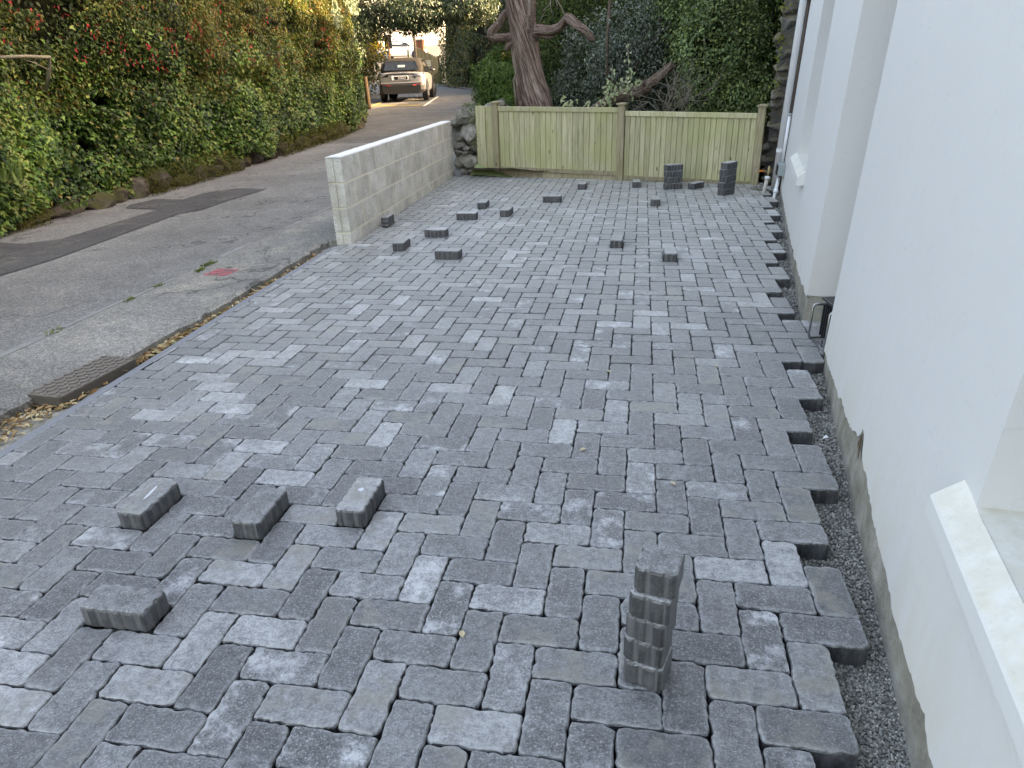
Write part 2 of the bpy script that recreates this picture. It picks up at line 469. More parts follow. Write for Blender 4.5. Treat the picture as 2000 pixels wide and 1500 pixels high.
MAT['bark'] = bark_mat('fibrous_bark', (0.045, 0.028, 0.022), (0.17, 0.112, 0.087), (0.43, 0.335, 0.28), 26, 2.2, 1.0)
MAT['logbark'] = bark_mat('mossy_log_bark', (0.05, 0.034, 0.026), (0.15, 0.105, 0.08), (0.28, 0.22, 0.18), 9, 2, 0.9, (0.10, 0.105, 0.03))
MAT['stem'] = plain('pale_stem', (0.20, 0.175, 0.125), 0.85, 0.2, var=0.35, scale=30, bump=0.4)
MAT['twig'] = plain('dead_twig', (0.27, 0.235, 0.19), 0.9, 0.1, var=0.3, scale=40)
MAT['white_pvc'] = plain('white_pvc', (0.80, 0.81, 0.83), 0.35, 0.5, var=0.04)
MAT['old_pvc'] = plain('grimy_pvc', (0.56, 0.52, 0.45), 0.5, 0.4, var=0.18)
MAT['brass'] = plain('dull_brass', (0.34, 0.27, 0.15), 0.45, 0.5, 0.8)
MAT['orange'] = plain('orange_plastic', (0.62, 0.20, 0.035), 0.5, 0.4)
MAT['greybox'] = plain('grey_plastic', (0.30, 0.345, 0.35), 0.5, 0.4)
MAT['black'] = plain('black_metal', (0.018, 0.018, 0.02), 0.4, 0.5, 0.0)
MAT['steel'] = plain('worn_steel', (0.34, 0.35, 0.36), 0.3, 0.5, 0.9)
MAT['brown_strip'] = plain('brown_stripe', (0.075, 0.052, 0.042), 0.7, 0.3)
MAT['iron'] = plain('rusty_iron', (0.205, 0.178, 0.152), 0.75, 0.35, 0.2, var=0.25, scale=30, bump=0.4)
MAT['iron_dark'] = plain('dark_iron', (0.10, 0.085, 0.07), 0.8, 0.3, 0.2, var=0.3, scale=30, bump=0.4)
MAT['iron_rim'] = plain('worn_iron_rim', (0.38, 0.36, 0.33), 0.6, 0.4, 0.3)
def mk_red():
    t = NT('flaking_red_paint'); p = t.pos(); n = t.noise(p, 34, 4, 0.65)
    c = t.mix(t.ramp(n, [(0.48, 0.0), (0.58, 1.0)]), (0.43, 0.125, 0.14), (0.15, 0.13, 0.125))
    return t.fin(c, 0.8, t.bump(n, 0.4, 0.004), 0.2)
MAT['red'] = mk_red()
MAT['tarp'] = plain('green_sheet', (0.24, 0.29, 0.12), 0.42, 0.45, var=0.2, scale=7)
MAT['slate'] = plain('grey_slab', (0.19, 0.20, 0.21), 0.8, 0.3, var=0.15, scale=12)
MAT['yellow_line'] = plain('yellow_road_paint', (0.55, 0.39, 0.10), 0.8, 0.2, var=0.25, scale=20)
MAT['white_line'] = plain('white_road_paint', (0.62, 0.58, 0.50), 0.8, 0.2, var=0.2, scale=20)
MAT['glass'] = plain('dark_glass', (0.012, 0.014, 0.016), 0.06, 0.6, var=0.02)
MAT['stone_strip'] = plain('old_kerb_stone', (0.245, 0.245, 0.235), 0.9, 0.2, var=0.3, scale=14, bump=0.4)
MAT['litter'] = leaf_mat('dry_leaf', [(0.0, (0.19, 0.10, 0.045)), (0.35, (0.37, 0.24, 0.12)), (0.7, (0.52, 0.40, 0.23)), (0.93, (0.60, 0.52, 0.36)), (1.0, (0.20, 0.27, 0.06))], 0.1, 0.8, 0.15)
MAT['ivy'] = leaf_mat('ivy_leaf', [(0.0, (0.010, 0.026, 0.006)), (0.4, (0.040, 0.088, 0.018)), (0.75, (0.100, 0.190, 0.034)), (0.94, (0.18, 0.285, 0.060)), (1.0, (0.22, 0.18, 0.06))], 0.16, 0.5, 0.28, 1.2)
MAT['fuchsia'] = leaf_mat('fuchsia_leaf', [(0.0, (0.012, 0.024, 0.006)), (0.35, (0.050, 0.080, 0.016)), (0.7, (0.108, 0.138, 0.028)), (0.9, (0.18, 0.172, 0.040)), (0.96, (0.22, 0.085, 0.030)), (1.0, (0.26, 0.05, 0.02))], 0.26, 0.5, 0.3, 1.1)
MAT['flower'] = leaf_mat('fuchsia_flower', [(0.0, (0.22, 0.012, 0.018)), (1.0, (0.46, 0.022, 0.036))], 0.25, 0.5, 0.3)
MAT['laurel'] = leaf_mat('laurel_leaf', [(0.0, (0.014, 0.028, 0.014)), (0.6, (0.045, 0.075, 0.040)), (1.0, (0.13, 0.17, 0.10))], 0.2, 0.38, 0.45, 0.8)
MAT['yew'] = leaf_mat('conifer_leaf', [(0.0, (0.018, 0.036, 0.010)), (0.6, (0.064, 0.105, 0.027)), (1.0, (0.15, 0.20, 0.05))], 0.2, 0.55, 0.25, 0.8)
MAT['holly'] = leaf_mat('dark_glossy_leaf', [(0.0, (0.026, 0.044, 0.026)), (0.6, (0.095, 0.132, 0.090)), (1.0, (0.24, 0.28, 0.225))], 0.14, 0.34, 0.5, 1.1)
MAT['roundleaf'] = leaf_mat('round_green_leaf', [(0.0, (0.034, 0.062, 0.022)), (0.5, (0.125, 0.185, 0.070)), (0.9, (0.23, 0.31, 0.115)), (1.0, (0.36, 0.39, 0.11))], 0.26, 0.45, 0.35, 1.0)
MAT['bushleaf'] = leaf_mat('fresh_green_leaf', [(0.0, (0.034, 0.075, 0.018)), (0.5, (0.090, 0.165, 0.036)), (1.0, (0.175, 0.27, 0.06))], 0.28, 0.5, 0.3, 1.2)
MAT['variegated'] = leaf_mat('pale_variegated_leaf', [(0.0, (0.22, 0.30, 0.15)), (0.5, (0.40, 0.46, 0.25)), (1.0, (0.56, 0.58, 0.36))], 0.3, 0.5, 0.3)
MAT['yellowleaf'] = leaf_mat('yellow_leaf', [(0.0, (0.20, 0.20, 0.03)), (0.5, (0.46, 0.38, 0.05)), (1.0, (0.62, 0.50, 0.07))], 0.45, 0.55, 0.2)
MAT['autumn'] = leaf_mat('mixed_hedge_leaf', [(0.0, (0.020, 0.034, 0.012)), (0.5, (0.055, 0.075, 0.022)), (0.8, (0.12, 0.125, 0.035)), (1.0, (0.19, 0.10, 0.03))], 0.3, 0.5, 0.3, 0.5)
MAT['weed'] = leaf_mat('weed_blade', [(0.0, (0.09, 0.12, 0.03)), (1.0, (0.22, 0.26, 0.08))], 0.3, 0.6, 0.2)
MAT['grassblade'] = leaf_mat('strap_leaf', [(0.0, (0.06, 0.11, 0.025)), (1.0, (0.21, 0.27, 0.07))], 0.3, 0.5, 0.3)
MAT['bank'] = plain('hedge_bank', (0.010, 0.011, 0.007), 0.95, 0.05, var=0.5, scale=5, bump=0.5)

# ------------------------------------------------------------------ leaves
LEAF2 = (np.array([[0, 0, 0], [0.5, 0.42, 0.10], [0, 1, -0.06], [-0.5, 0.42, 0.10]]), np.array([[0, 1, 2], [0, 2, 3]]))
LEAF4 = (np.array([[0, 0, 0], [0.46, 0.34, 0.09], [0.34, 0.74, 0.06], [0, 1, -0.10], [-0.34, 0.74, 0.06], [-0.46, 0.34, 0.09]]),
         np.array([[0, 1, 2], [0, 2, 3], [0, 3, 4], [0, 4, 5]]))
IVY = (np.array([[0, 0.22, -0.03], [0, 0.04, 0], [0.30, -0.10, 0.03], [0.56, 0.22, 0.06], [0.27, 0.42, 0.02], [0.20, 0.66, 0.02], [0, 1, -0.05],
                 [-0.20, 0.66, 0.02], [-0.27, 0.42, 0.02], [-0.56, 0.22, 0.06], [-0.30, -0.10, 0.03]]),
       np.array([[0, i, i + 1] for i in range(1, 10)] + [[0, 10, 1]]))

def unit(a): return a / (np.linalg.norm(a, axis=1, keepdims=True) + 1e-9)

def leaves(name, P, Nrm, size, mat, parent, tmpl=LEAF2, width=0.5, jit=0.5, tip=(0, 0, -1), tjit=0.6, rnd=None, stuff=True):
    n = len(P)
    N = unit(unit(Nrm) + RNG.normal(0, jit, (n, 3)))
    T = np.asarray(tip, float)[None, :] + RNG.normal(0, tjit, (n, 3))
    T = T - N * np.sum(T * N, axis=1, keepdims=True)
    T = unit(T)
    B = np.cross(T, N)
    tv, tf = tmpl
    s = np.asarray(size).reshape(-1, 1, 1) * np.ones((n, 1, 1))
    w = width * (1 if tmpl is LEAF2 or tmpl is LEAF4 else 2)
    V = P[:, None, :] + s * (tv[None, :, 0:1] * w * B[:, None, :] + (tv[None, :, 1:2] - 0.3) * T[:, None, :] + tv[None, :, 2:3] * N[:, None, :])
    F = tf[None, :, :] + (np.arange(n) * len(tv))[:, None, None]
    if rnd is None: rnd = RNG.random(n)
    o = np_mesh(name, V.reshape(-1, 3), F.reshape(-1, 3), mat, parent, {'rnd': np.repeat(rnd, len(tf))})
    if stuff: o['kind'] = 'stuff'
    return o

def crown_pts(c, r, n, inner=0.45, lump=0.45, freq=2.2, seed=0, cut=None):
    d = unit(RNG.normal(0, 1, (n, 3)))
    lm = vnoise(d * freq + 10, seed)
    lm2 = vnoise(d * freq * 2.7 + 20, seed + 3)
    k = (1 - lump) + lump * 1.5 * (0.65 * lm + 0.35 * lm2)
    rr = (inner + (1 - inner) * RNG.random(n) ** 0.6) * k
    P = np.asarray(c)[None, :] + d * rr[:, None] * np.asarray(r)[None, :]
    m = np.ones(n, bool)
    hole = vnoise(P * 3.1, seed + 9)
    m &= hole > 0.27
    if cut is not None: m &= cut(P)
    return P[m], d[m]

# ------------------------------------------------------------------ rocks
def rock_mesh(seed, sub=3, amp=0.32, flat=0.0):
    bm = bmesh.new()
    bmesh.ops.create_icosphere(bm, subdivisions=sub, radius=1.0)
    P = np.array([v.co[:] for v in bm.verts])
    a = vnoise(P * 1.1 + seed * 7.7, seed) - 0.5
    b = vnoise(P * 2.6 + seed * 3.1, seed + 5) - 0.5
    rg = np.random.default_rng(seed + 500)
    Q = P * 1.12
    for k in range(13):
        n_ = rg.normal(0, 1, 3); n_ /= np.linalg.norm(n_)
        Q = Q - np.maximum(0, Q @ n_ - rg.uniform(.62, .95))[:, None] * n_[None]
    Q = Q * (1 + amp * 0.8 * a + amp * 0.5 * b)[:, None]
    for v, q in zip(bm.verts, Q): v.co = q
    me = bpy.data.meshes.new('stone'); bm.to_mesh(me); bm.free()
    return me
ROCKS = {k: [] for k in ('rock', 'mossrock', 'quoin')}
for k in ROCKS:
    for i in range(6):
        me = rock_mesh(i + {'rock': 0, 'mossrock': 20, 'quoin': 40}[k])
        me.materials.append(MAT[k]); ROCKS[k].append(me)

def rock(kind, loc, dim, parent, rot=None):
    o = bpy.data.objects.new('stone', random.choice(ROCKS[kind]))
    o.location = loc; o.scale = tuple(d * 0.5 for d in dim)
    o.rotation_euler = rot or (random.uniform(-.25, .25), random.uniform(-.25, .25), random.uniform(-.4, .4))
    return link(o, parent)

# ------------------------------------------------------------------ ground, lane
def grid_sheet(name, xs, ys, zf, mat):
    X, Y = np.meshgrid(xs, ys)
    V = np.stack([X.ravel(), Y.ravel(), zf(X.ravel(), Y.ravel())], 1)
    nx, ny = len(xs), len(ys)
    i = np.arange((nx - 1) * (ny - 1)); r = i // (nx - 1); c = i % (nx - 1)
    a = r * nx + c
    return np_mesh(name, V, np.stack([a, a + 1, a + nx + 1, a + nx], 1), mat, smooth_=True)

ys_g = np.concatenate([np.arange(-12, 40, 0.5), np.arange(40, 90, 2.0), np.array([90, 120, 160, 220, 300, 400, 600])])
xs_g = np.concatenate([np.array([-400, -200, -100, -60]), np.arange(-40, 30, 2.0), np.array([30, 60, 100, 200, 400])])
o = grid_sheet('ground', xs_g, ys_g, lambda x, y: zr(np.minimum(y, 95)) - 0.22, MAT['soil']); tag(o, kind='structure')

# worn edge of the lane beside the channel
LIP_Y = np.arange(-4.0, 4.46, 0.05)
def lip_x(y):
    y = np.asarray(y, float)
    base = np.interp(y, [-4, 0.6, 0.95, 1.12, 1.2, 1.62, 1.72, 2.5, 3.4, 4.4], [-2.70, -2.56, -2.51, -2.50, -2.50, -2.44, -2.385, -2.375, -2.395, -2.43])
    p = np.stack([y * 9, y * 0, y * 0], 1)
    return base + 0.030 * (vnoise(p, 3) - 0.5) + 0.016 * (vnoise(p * 4, 4) - 0.5)
lx = lip_x(LIP_Y)
mb = MB()
for i in range(len(LIP_Y) - 1):
    y0, y1 = LIP_Y[i], LIP_Y[i + 1]
    dz = 0.004
    mb.add([(-6.6, y0, .03), (-3.09, y0, .03), (-3.09, y1, .03), (-6.6, y1, .03)], [(0, 1, 2, 3)])
tag(mb.build('lane', MAT['road'], normals=False), kind='structure')
ysr = np.concatenate([[LIP_Y[-1]], np.arange(4.8, 14, 0.4), np.arange(14, 60, 1.0), np.arange(60, 92, 2.0)])
ysr_a = ysr[ysr < 13.05]; ysr_b = np.concatenate([[ysr_a[-1]], ysr[ysr >= 13.05]])
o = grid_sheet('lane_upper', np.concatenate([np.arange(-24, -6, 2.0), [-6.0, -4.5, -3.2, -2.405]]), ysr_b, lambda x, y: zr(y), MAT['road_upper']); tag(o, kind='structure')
o = grid_sheet('lane_rise', np.concatenate([np.arange(-24, -6, 2.0), [-6.0, -4.5, -3.2, -2.405]]), ysr_a, lambda x, y: zr(y), MAT['road']); tag(o, kind='structure')
mb = MB()
for i in range(len(LIP_Y) - 1):
    y0, y1, a, b = LIP_Y[i], LIP_Y[i + 1], lx[i], lx[i + 1]
    n0, n1 = 0.012 * (vnoise(np.array([[y0 * 30, 0, 0]]), 8)[0]), 0.012 * (vnoise(np.array([[y1 * 30, 0, 0]]), 8)[0])
    mb.add([(-3.09, y0, .034), (a - .03, y0, .034), (b - .03, y1, .034), (-3.09, y1, .034)], [(0, 1, 2, 3)])
    mb.add([(a - .03, y0, .034), (a, y0, .022 - n0), (b, y1, .022 - n1), (b - .03, y1, .034)], [(0, 1, 2, 3)])
    mb.add([(a, y0, .022 - n0), (a - .012, y0, -.16), (b - .012, y1, -.16), (b, y1, .022 - n1)], [(0, 1, 2, 3)])
tag(mb.build('footway', MAT['old_road'], normals=False), kind='structure')
o = grid_sheet('footway_rise', np.array([-3.09, -2.7, -2.33]), np.concatenate([[LIP_Y[-1]], np.arange(4.8, 9.4, 0.35)]), lambda x, y: zr(y) + 0.004, MAT['old_road']); tag(o, kind='structure')

tag(MB().box(-2.47, -2.325, 4.445, 4.52, -.12, .0335).build('footway_end', MAT['old_road'], bevel=.006), kind='structure')
PATCH = [(-6.3, 3.9), (-5.69, 4.24), (-5.39, 4.2), (-5.16, 4.4), (-5.19, 5.92), (-5.7, 6.02), (-5.8, 6.23), (-5.73, 6.62), (-5.31, 6.6), (-5.33, 7.05), (-5.05, 7.42), (-4.58, 7.36), (-4.64, 6.45), (-4.61, 5.92), (-4.75, 5.67), (-4.58, 3.66), (-4.61, 3.14), (-4.55, 1.2), (-5.5, 1.0)]
bm = bmesh.new()
f = bm.faces.new([bm.verts.new((x, y, 0)) for x, y in PATCH])
bmesh.ops.triangulate(bm, faces=[f])
bmesh.ops.subdivide_edges(bm, edges=bm.edges[:], cuts=3, use_grid_fill=True)
for v in bm.verts: v.co.z = float(zr(v.co.y)) + 0.0065
me = bpy.data.meshes.new('tarmac_patch'); bm.to_mesh(me); bm.free(); me.materials.append(MAT['patch'])
for p in me.polygons:
    if p.normal.z < 0: p.flip()
tag(link(bpy.data.objects.new('tarmac_patch', me)), kind='structure')

# flush old kerb stones along the seam, with weeds
kerb = empty('kerb_line', (-3.09, 1.0, 0.03))
tag(kerb, 'broken line of flush pale kerb stones in the asphalt seam with weeds', 'kerb')
y = 0.6
while y < 6.6:
    L = random.uniform(0.28, 0.62)
    if random.random() < 0.5:
        w = random.uniform(0.02, 0.05)
        pts = [(random.uniform(-.012, .0) - w / 2, 0), (w / 2, random.uniform(0, .03)), (w / 2 - random.uniform(0, .012), L), (-w / 2, L - random.uniform(0, .05))]
        m_ = MB().prism([(px, py) for px, py in pts], -0.02, 0.0095)
        o = m_.build('kerb_stone', MAT['stone_strip'], kerb, bevel=0.003)
        o.location = (random.uniform(-.015, .015), y - 1.0, float(zr(y)) - 0.03)
    y += L + random.uniform(0.01, 0.12)

def tuft(name, c, n, spread, h, mat, label, cat='weed', group=None, curve=0.7, w=0.006):
    V = []; F = []
    for i in range(n):
        a = random.uniform(0, 6.283); r = spread * math.sqrt(random.random())
        b = np.array([math.cos(random.uniform(0, 6.283)) * r, math.sin(a) * r * 2.2, 0])
        d = np.array([math.cos(a), math.sin(a), 0]) * random.uniform(0.2, curve)
        hh = h * random.uniform(0.5, 1.1); sd_ = np.array([-math.sin(a), math.cos(a), 0]) * w * random.uniform(.6, 1.3)
        p1 = b + d * hh * 0.45 + np.array([0, 0, hh * 0.75]); p2 = b + d * hh * 1.1 + np.array([0, 0, hh * (1.0 - 0.25 * curve)])
        k = len(V); V += [b - sd_, b + sd_, p1 + sd_, p1 - sd_, p2]
        F += [(k, k + 1, k + 2), (k, k + 2, k + 3), (k + 3, k + 2, k + 4)]
    o = np_mesh(name, np.array(V), np.array(F), mat, None, {'rnd': np.repeat(RNG.random(n), 3)})
    o.location = c
    return tag(o, label, cat, group)
for (x, y_, n, s) in [(-3.06, 3.55, 90, .035), (-3.02, 3.38, 60, .03), (-3.08, 2.95, 30, .02), (-3.07, 2.62, 26, .022), (-3.1, 1.98, 30, .03)]:
    tuft('weed', (x, y_, .034), n, s, 0.022, MAT['weed'], 'small tuft of weeds sprouting along the flush kerb line', 'weed', 'weeds in the kerb line', 1.2, 0.004)

# ------------------------------------------------------------------ the house line
A = np.array([0.956, -0.173]); D1 = np.array([0.150, 1.095]); D1 /= np.linalg.norm(D1); N1 = np.array([D1[1], -D1[0]])
A2 = np.array([1.282, 2.655]); D2 = np.array([1.924 - 1.282, 7.202 - 2.655]); D2 /= np.linalg.norm(D2); N2 = np.array([D2[1], -D2[0]])
BAT = 0.035
def wall_x(y):
    y = np.asarray(y, float)
    x1 = A[0] + (y - A[1]) * D1[0] / D1[1]
    x2 = A2[0] + (y - A2[1]) * D2[0] / D2[1]
    return np.where(y < 2.06, x1, np.where(y < 2.655, 1.75, x2))

# ------------------------------------------------------------------ paving
W = 0.106; TH = 0.07
def edge_x(y): return np.interp(y, [-3, 0.7, 1.87, 2.91, 4.36, 4.45, 8.8], [-2.17, -2.215, -2.245, -2.28, -2.30, -2.19, -2.335])
FA = np.array([-1.913, 8.672]); FB = np.array([1.743, 7.667]); FD = (FB - FA) / np.linalg.norm(FB - FA); FN = np.array([-FD[1], FD[0]])
def clip(poly, p, n):
    """keep the side where (q-p).n >= 0"""
    out = []
    for i in range(len(poly)):
        a, b = poly[i], poly[(i + 1) % len(poly)]
        da, db = (a - p) @ n, (b - p) @ n
        if da >= 0: out.append(a)
        if da * db < 0: out.append(a + (b - a) * da / (da - db))
    return out
def area(p):
    p = np.array(p); x, y = p[:, 0], p[:, 1]
    return 0.5 * abs(np.dot(x, np.roll(y, 1)) - np.dot(y, np.roll(x, 1)))

def paver_rings(poly, gap, rad, n, amp, seed, rng):
    """outline of a tumbled paver, resampled with rounded uneven corners"""
    poly = [np.asarray(q, float) for q in poly]
    c = np.mean(poly, axis=0)
    m = len(poly)
    # inset
    ins = []
    ar = sum(poly[i][0] * poly[(i + 1) % m][1] - poly[(i + 1) % m][0] * poly[i][1] for i in range(m))
    if ar < 0: poly = poly[::-1]
    for i in range(m):
        a, b, d = poly[i - 1], poly[i], poly[(i + 1) % m]
        e1 = (b - a) / (np.linalg.norm(b - a) + 1e-9); e2 = (d - b) / (np.linalg.norm(d - b) + 1e-9)
        n1 = np.array([-e1[1], e1[0]]); n2 = np.array([-e2[1], e2[0]])
        k = 1 + n1 @ n2
        ins.append(b + (n1 + n2) / max(k, 0.35) * gap)
    out = []
    for i in range(m):
        a, b, d = ins[i - 1], ins[i], ins[(i + 1) % m]
        la, lb = np.linalg.norm(a - b), np.linalg.norm(d - b)
        r = min(rad * rng.uniform(0.6, 1.7), 0.3 * la, 0.3 * lb)
        p0 = b + (a - b) / la * r; p1 = b + (d - b) / lb * r
        for tt in ((0, .5, 1) if n > 20 else (0, 1)):
            out.append((1 - tt) ** 2 * p0 + 2 * tt * (1 - tt) * b + tt ** 2 * p1)
    # resample long edges
    res = []
    per = sum(np.linalg.norm(out[i] - out[i - 1]) for i in range(len(out)))
    st = per / n
    for i in range(len(out)):
        a, b = out[i], out[(i + 1) % len(out)]
        k = max(1, int(round(np.linalg.norm(b - a) / st)))
        for j in range(k): res.append(a + (b - a) * j / k)
    R = np.array(res)
    if amp:
        q = np.c_[R * 60, np.full(len(R), seed * 1.7)]
        q2 = np.c_[R * 160, np.full(len(R), seed * 2.9)]
        k = amp * (1.1 * (vnoise(q, seed) - 0.52) + 0.7 * (vnoise(q2, seed + 1) - 0.5))
        dirs = unit(R - c)
        R = R + dirs * k[:, None]
    return R, c

def paver_geo(poly, n, amp, seed, rng, z=0.0, bev=0.0055, hi=True, ring5=False, gap=0.0008):
    R, c = paver_rings(poly, gap, 0.012, n, amp, seed, rng)
    m = len(R)
    cen = R.mean(axis=0)
    d = unit(R - cen)
    jz = (rng.random(m) - 0.5)
    rings = [np.c_[R, np.full(m, z - TH)], np.c_[R + 0.0003 * d, z - 0.008 + 0.0035 * jz], np.c_[R - d * 0.0022, z - 0.0028 + 0.001 * jz]] if hi else [np.c_[R, np.full(m, z - TH)], np.c_[R, np.full(m, z - 0.005)]]
    rings.append(np.c_[R - d * (bev if hi else 0.005), np.full(m, z) + (0.0007 * jz if ring5 else 0)])
    if ring5: rings.append(np.c_[R - d * 0.015, np.full(m, z + 0.0002)])
    V = np.concatenate(rings + [np.array([[cen[0], cen[1], z + (0.0002 if ring5 else 0.0)]])])
    F = []
    for k in range(len(rings) - 1):
        for i in range(m):
            j = (i + 1) % m
            F.append((k * m + i, k * m + j, (k + 1) * m + j)); F.append((k * m + i, (k + 1) * m + j, (k + 1) * m + i))
    t = len(rings) - 1
    for i in range(m): F.append((t * m + i, t * m + (i + 1) % m, len(V) - 1))
    return V, np.array(F)

def set_rim(me, nv, nr):
    """pale rubbed edge: 1 on the two rings of the arris, 0 elsewhere"""
    m = (nv - 1) // (nr + 1)
    r = np.zeros(nv, np.float32); r[m:4 * m] = 1.0; r[3 * m:4 * m] = 0.55
    me.attributes.new('rim', 'FLOAT', 'POINT').data.foreach_set('value', r)

def proj_px(P):
    q = (np.asarray(P) - CAM_C) @ CAM_R.T
    return 1000 + FPX * q[..., 0] / q[..., 2], 750 + FPX * q[..., 1] / q[..., 2], q[..., 2]

bed_poly = [(-2.5, -3), (1.8, -3), (2.4, 8.6), (-2.5, 8.9)]
drive = MB().add([(-2.62, -3, -.07), (1.0, -3, -.07), (2.35, 8.2, -.07), (-2.0, 9.0, -.07), (-2.45, 9.0, -.07)], [(0, 1, 2, 3, 4)]).build('drive_paving', MAT['bed'], normals=False)
tag(drive, kind='structure')

slots = []
for j in range(-14, 90):
    for i in range(-26, 24):
        dd = (i + j) % 4
        if dd == 0: x0, y0, x1, y1, typ = i * W, j * W, (i + 2) * W, (j + 1) * W, 'h'
        elif dd == 2: x0, y0, x1, y1, typ = i * W, j * W, (i + 1) * W, (j + 2) * W, 'v'
        else: continue
        if y1 < -1.15: continue
        poly = [np.array(q) for q in ((x0, y0), (x1, y0), (x1, y1), (x0, y1))]
        cx, cy = (x0 + x1) / 2, (y0 + y1) / 2
        full = area(poly)
        # whole pavers only on the house side
        wx = min(float(wall_x(y0)), float(wall_x(y1)), float(wall_x((y0 + y1) / 2)))
        if x1 > wx - 0.012:
            if not (2.0 < cy < 2.7 and x1 < 1.7): continue
            if y0 < 2.0 or y1 > 2.70: 
                if x1 > float(wall_x(1.9 if y0 < 2.0 else 2.75)) - 0.012: continue
        ex = float(edge_x(cy)); ex2 = float(edge_x(cy + .05)); nn = np.array([1.0, -(ex2 - ex) / .05]); nn /= np.linalg.norm(nn)
        if x0 < ex + 0.05: poly = clip(poly, np.array([ex, cy]), nn)
        if len(poly) >= 3: poly = clip(poly, FA - FN * 0.012, -FN)
        if len(poly) < 3 or area(poly) < full * 0.12: continue
        u, v, dz = proj_px(np.array([cx, cy, 0]))
        infr = -60 < u < 2060 and -40 < v < 1580 and dz > 0
        slots.append((typ, x0, y0, x1, y1, poly, area(poly) > full * 0.999, dz if infr else 99.0, cx, cy))
slots.sort(key=lambda s: s[7])
VAR = []
for k in range(26):
    rg = np.random.default_rng(100 + k)
    V, F = paver_geo([(-W, -W / 2), (W, -W / 2), (W, W / 2), (-W, W / 2)], 60, 0.0085, k + 1, rg, ring5=True)
    me = bpy.data.meshes.new('paver')
    me.from_pydata([tuple(q) for q in V], [], [tuple(q) for q in F]); me.update()
    set_rim(me, len(V), 4)
    me.materials.append(MAT['paver']); VAR.append(me)
nind = 0; FV = []; FF = []; FR = []; fb = 0
RAISED = {(-13, 3), (-9, 3), (-6, 4), (-11, -1), (1, 41), (5, 37)}
for s in slots:
    if (round(s[1] / W), round(s[2] / W)) in RAISED: continue
    typ, x0, y0, x1, y1, poly, whole, dz, cx, cy = s
    zz = random.uniform(-0.0016, 0.0016)
    if nind < 298 and dz < 90:
        if whole:
            o = bpy.data.objects.new('paver', random.choice(VAR))
            o.location = (cx, cy, zz)
            o.rotation_euler = (random.gauss(0, .005), random.gauss(0, .004), (0 if typ == 'h' else math.pi / 2) + random.choice((0, math.pi)) + random.gauss(0, .006))
        else:
            V, F = paver_geo([q - np.array([cx, cy]) for q in poly], 50, 0.007, nind + 50, np.random.default_rng(nind), ring5=True)
            me = bpy.data.meshes.new('paver'); me.from_pydata([tuple(q) for q in V], [], [tuple(q) for q in F]); me.update()
            set_rim(me, len(V), 4)
            me.materials.append(MAT['paver']); o = bpy.data.objects.new('paver', me); o.location = (cx, cy, zz)
        link(o, drive); nind += 1
    else:
        V, F = paver_geo(poly, 28 if dz < 5 else 16, 0.0065 if dz < 5 else 0.003, len(FR) % 997, RNG, zz, hi=dz < 5, gap=0.0010 if dz < 5 else 0.0013)
        FV.append(V); FF.append(F + fb); fb += len(V); FR.append(np.full(len(F), RNG.random()))
o = np_mesh('paver_field', np.concatenate(FV), np.concatenate(FF), MAT['paver_field'], drive, {'rnd': np.concatenate(FR)}, smooth_=False)
o.data.polygons.foreach_set('use_smooth', np.zeros(len(o.data.polygons), bool)); o.data.update()
o['kind'] = 'stuff'

# grit showing beside the house wall
gp = []
y = -0.6
gy = -0.6 + 8.0 * RNG.random(60000) ** 1.7
wx = wall_x(gy); gx = wx + 0.02 - 0.30 * RNG.random(len(gy))
gsz = 0.0042 + 0.0009 * np.maximum(0, gy + 1.0)
keep = RNG.random(len(gy)) < np.clip((0.0052 / gsz) ** 2, 0.06, 1)
keep &= ~((gy > 2.04) & (gy < 2.7))
gy, gx, gsz = gy[keep], gx[keep], gsz[keep]
OCT = np.array([[1, 0, 0], [-1, 0, 0], [0, 1, 0], [0, -1, 0], [0, 0, 1], [0, 0, -1.]]); OCF = np.array([[0, 2, 4], [2, 1, 4], [1, 3, 4], [3, 0, 4], [2, 0, 5], [1, 2, 5], [3, 1, 5], [0, 3, 5]])
n = len(gy)
Q = RNG.normal(0, 1, (n, 3, 3)); Q, _ = np.linalg.qr(Q)
sc3 = gsz[:, None] * RNG.uniform(0.55, 1.35, (n, 3))
V = np.einsum('kj,nj,njl->nkl', OCT, sc3, Q) + np.c_[gx, gy, -0.0695 + gsz * 0.5][:, None, :]
F = OCF[None] + (np.arange(n) * 6)[:, None, None]
o = np_mesh('gravel', V.reshape(-1, 3), F.reshape(-1, 3), MAT['grit'], None, {'rnd': np.repeat(RNG.random(n) ** 1.3, 8)})
tag(o, 'fine grey grit bed exposed between the pavers and the house wall', 'gravel', kind='stuff')

# mortar edging strip and sandy haunch in the channel
ye = np.arange(-3.0, 4.41, 0.1)
exs = edge_x(ye)
mb = MB()
for i in range(len(ye) - 1):
    a, b = exs[i], exs[i + 1]; wv = 0.045
    mb.add([(a - wv, ye[i], -.002), (a + .004, ye[i], -.002), (b + .004, ye[i + 1], -.002), (b - wv, ye[i + 1], -.002),
            (a - wv - .015, ye[i], -.10), (b - wv - .015, ye[i + 1], -.10)], [(0, 1, 2, 3), (4, 0, 3, 5)])
tag(mb.build('edging_strip', MAT['edging'], normals=False), kind='structure')
xs_h = np.linspace(0, 1, 9)
ysh = np.arange(-3.0, 4.46, 0.03)
Vh = []
for yy in ysh:
    a = float(lip_x(np.array([yy]))[0]) - 0.03; b = float(edge_x(yy)) - 0.045
    for k in xs_h:
        x = a + (b - a) * k
        nz = vnoise(np.array([[x * 30, yy * 30, 0], [x * 90, yy * 90, 2]]), 6)
        Vh.append((x, yy, -0.036 + 0.024 * k ** 2 + 0.016 * (nz[0] - .5) + 0.008 * (nz[1] - .5)))
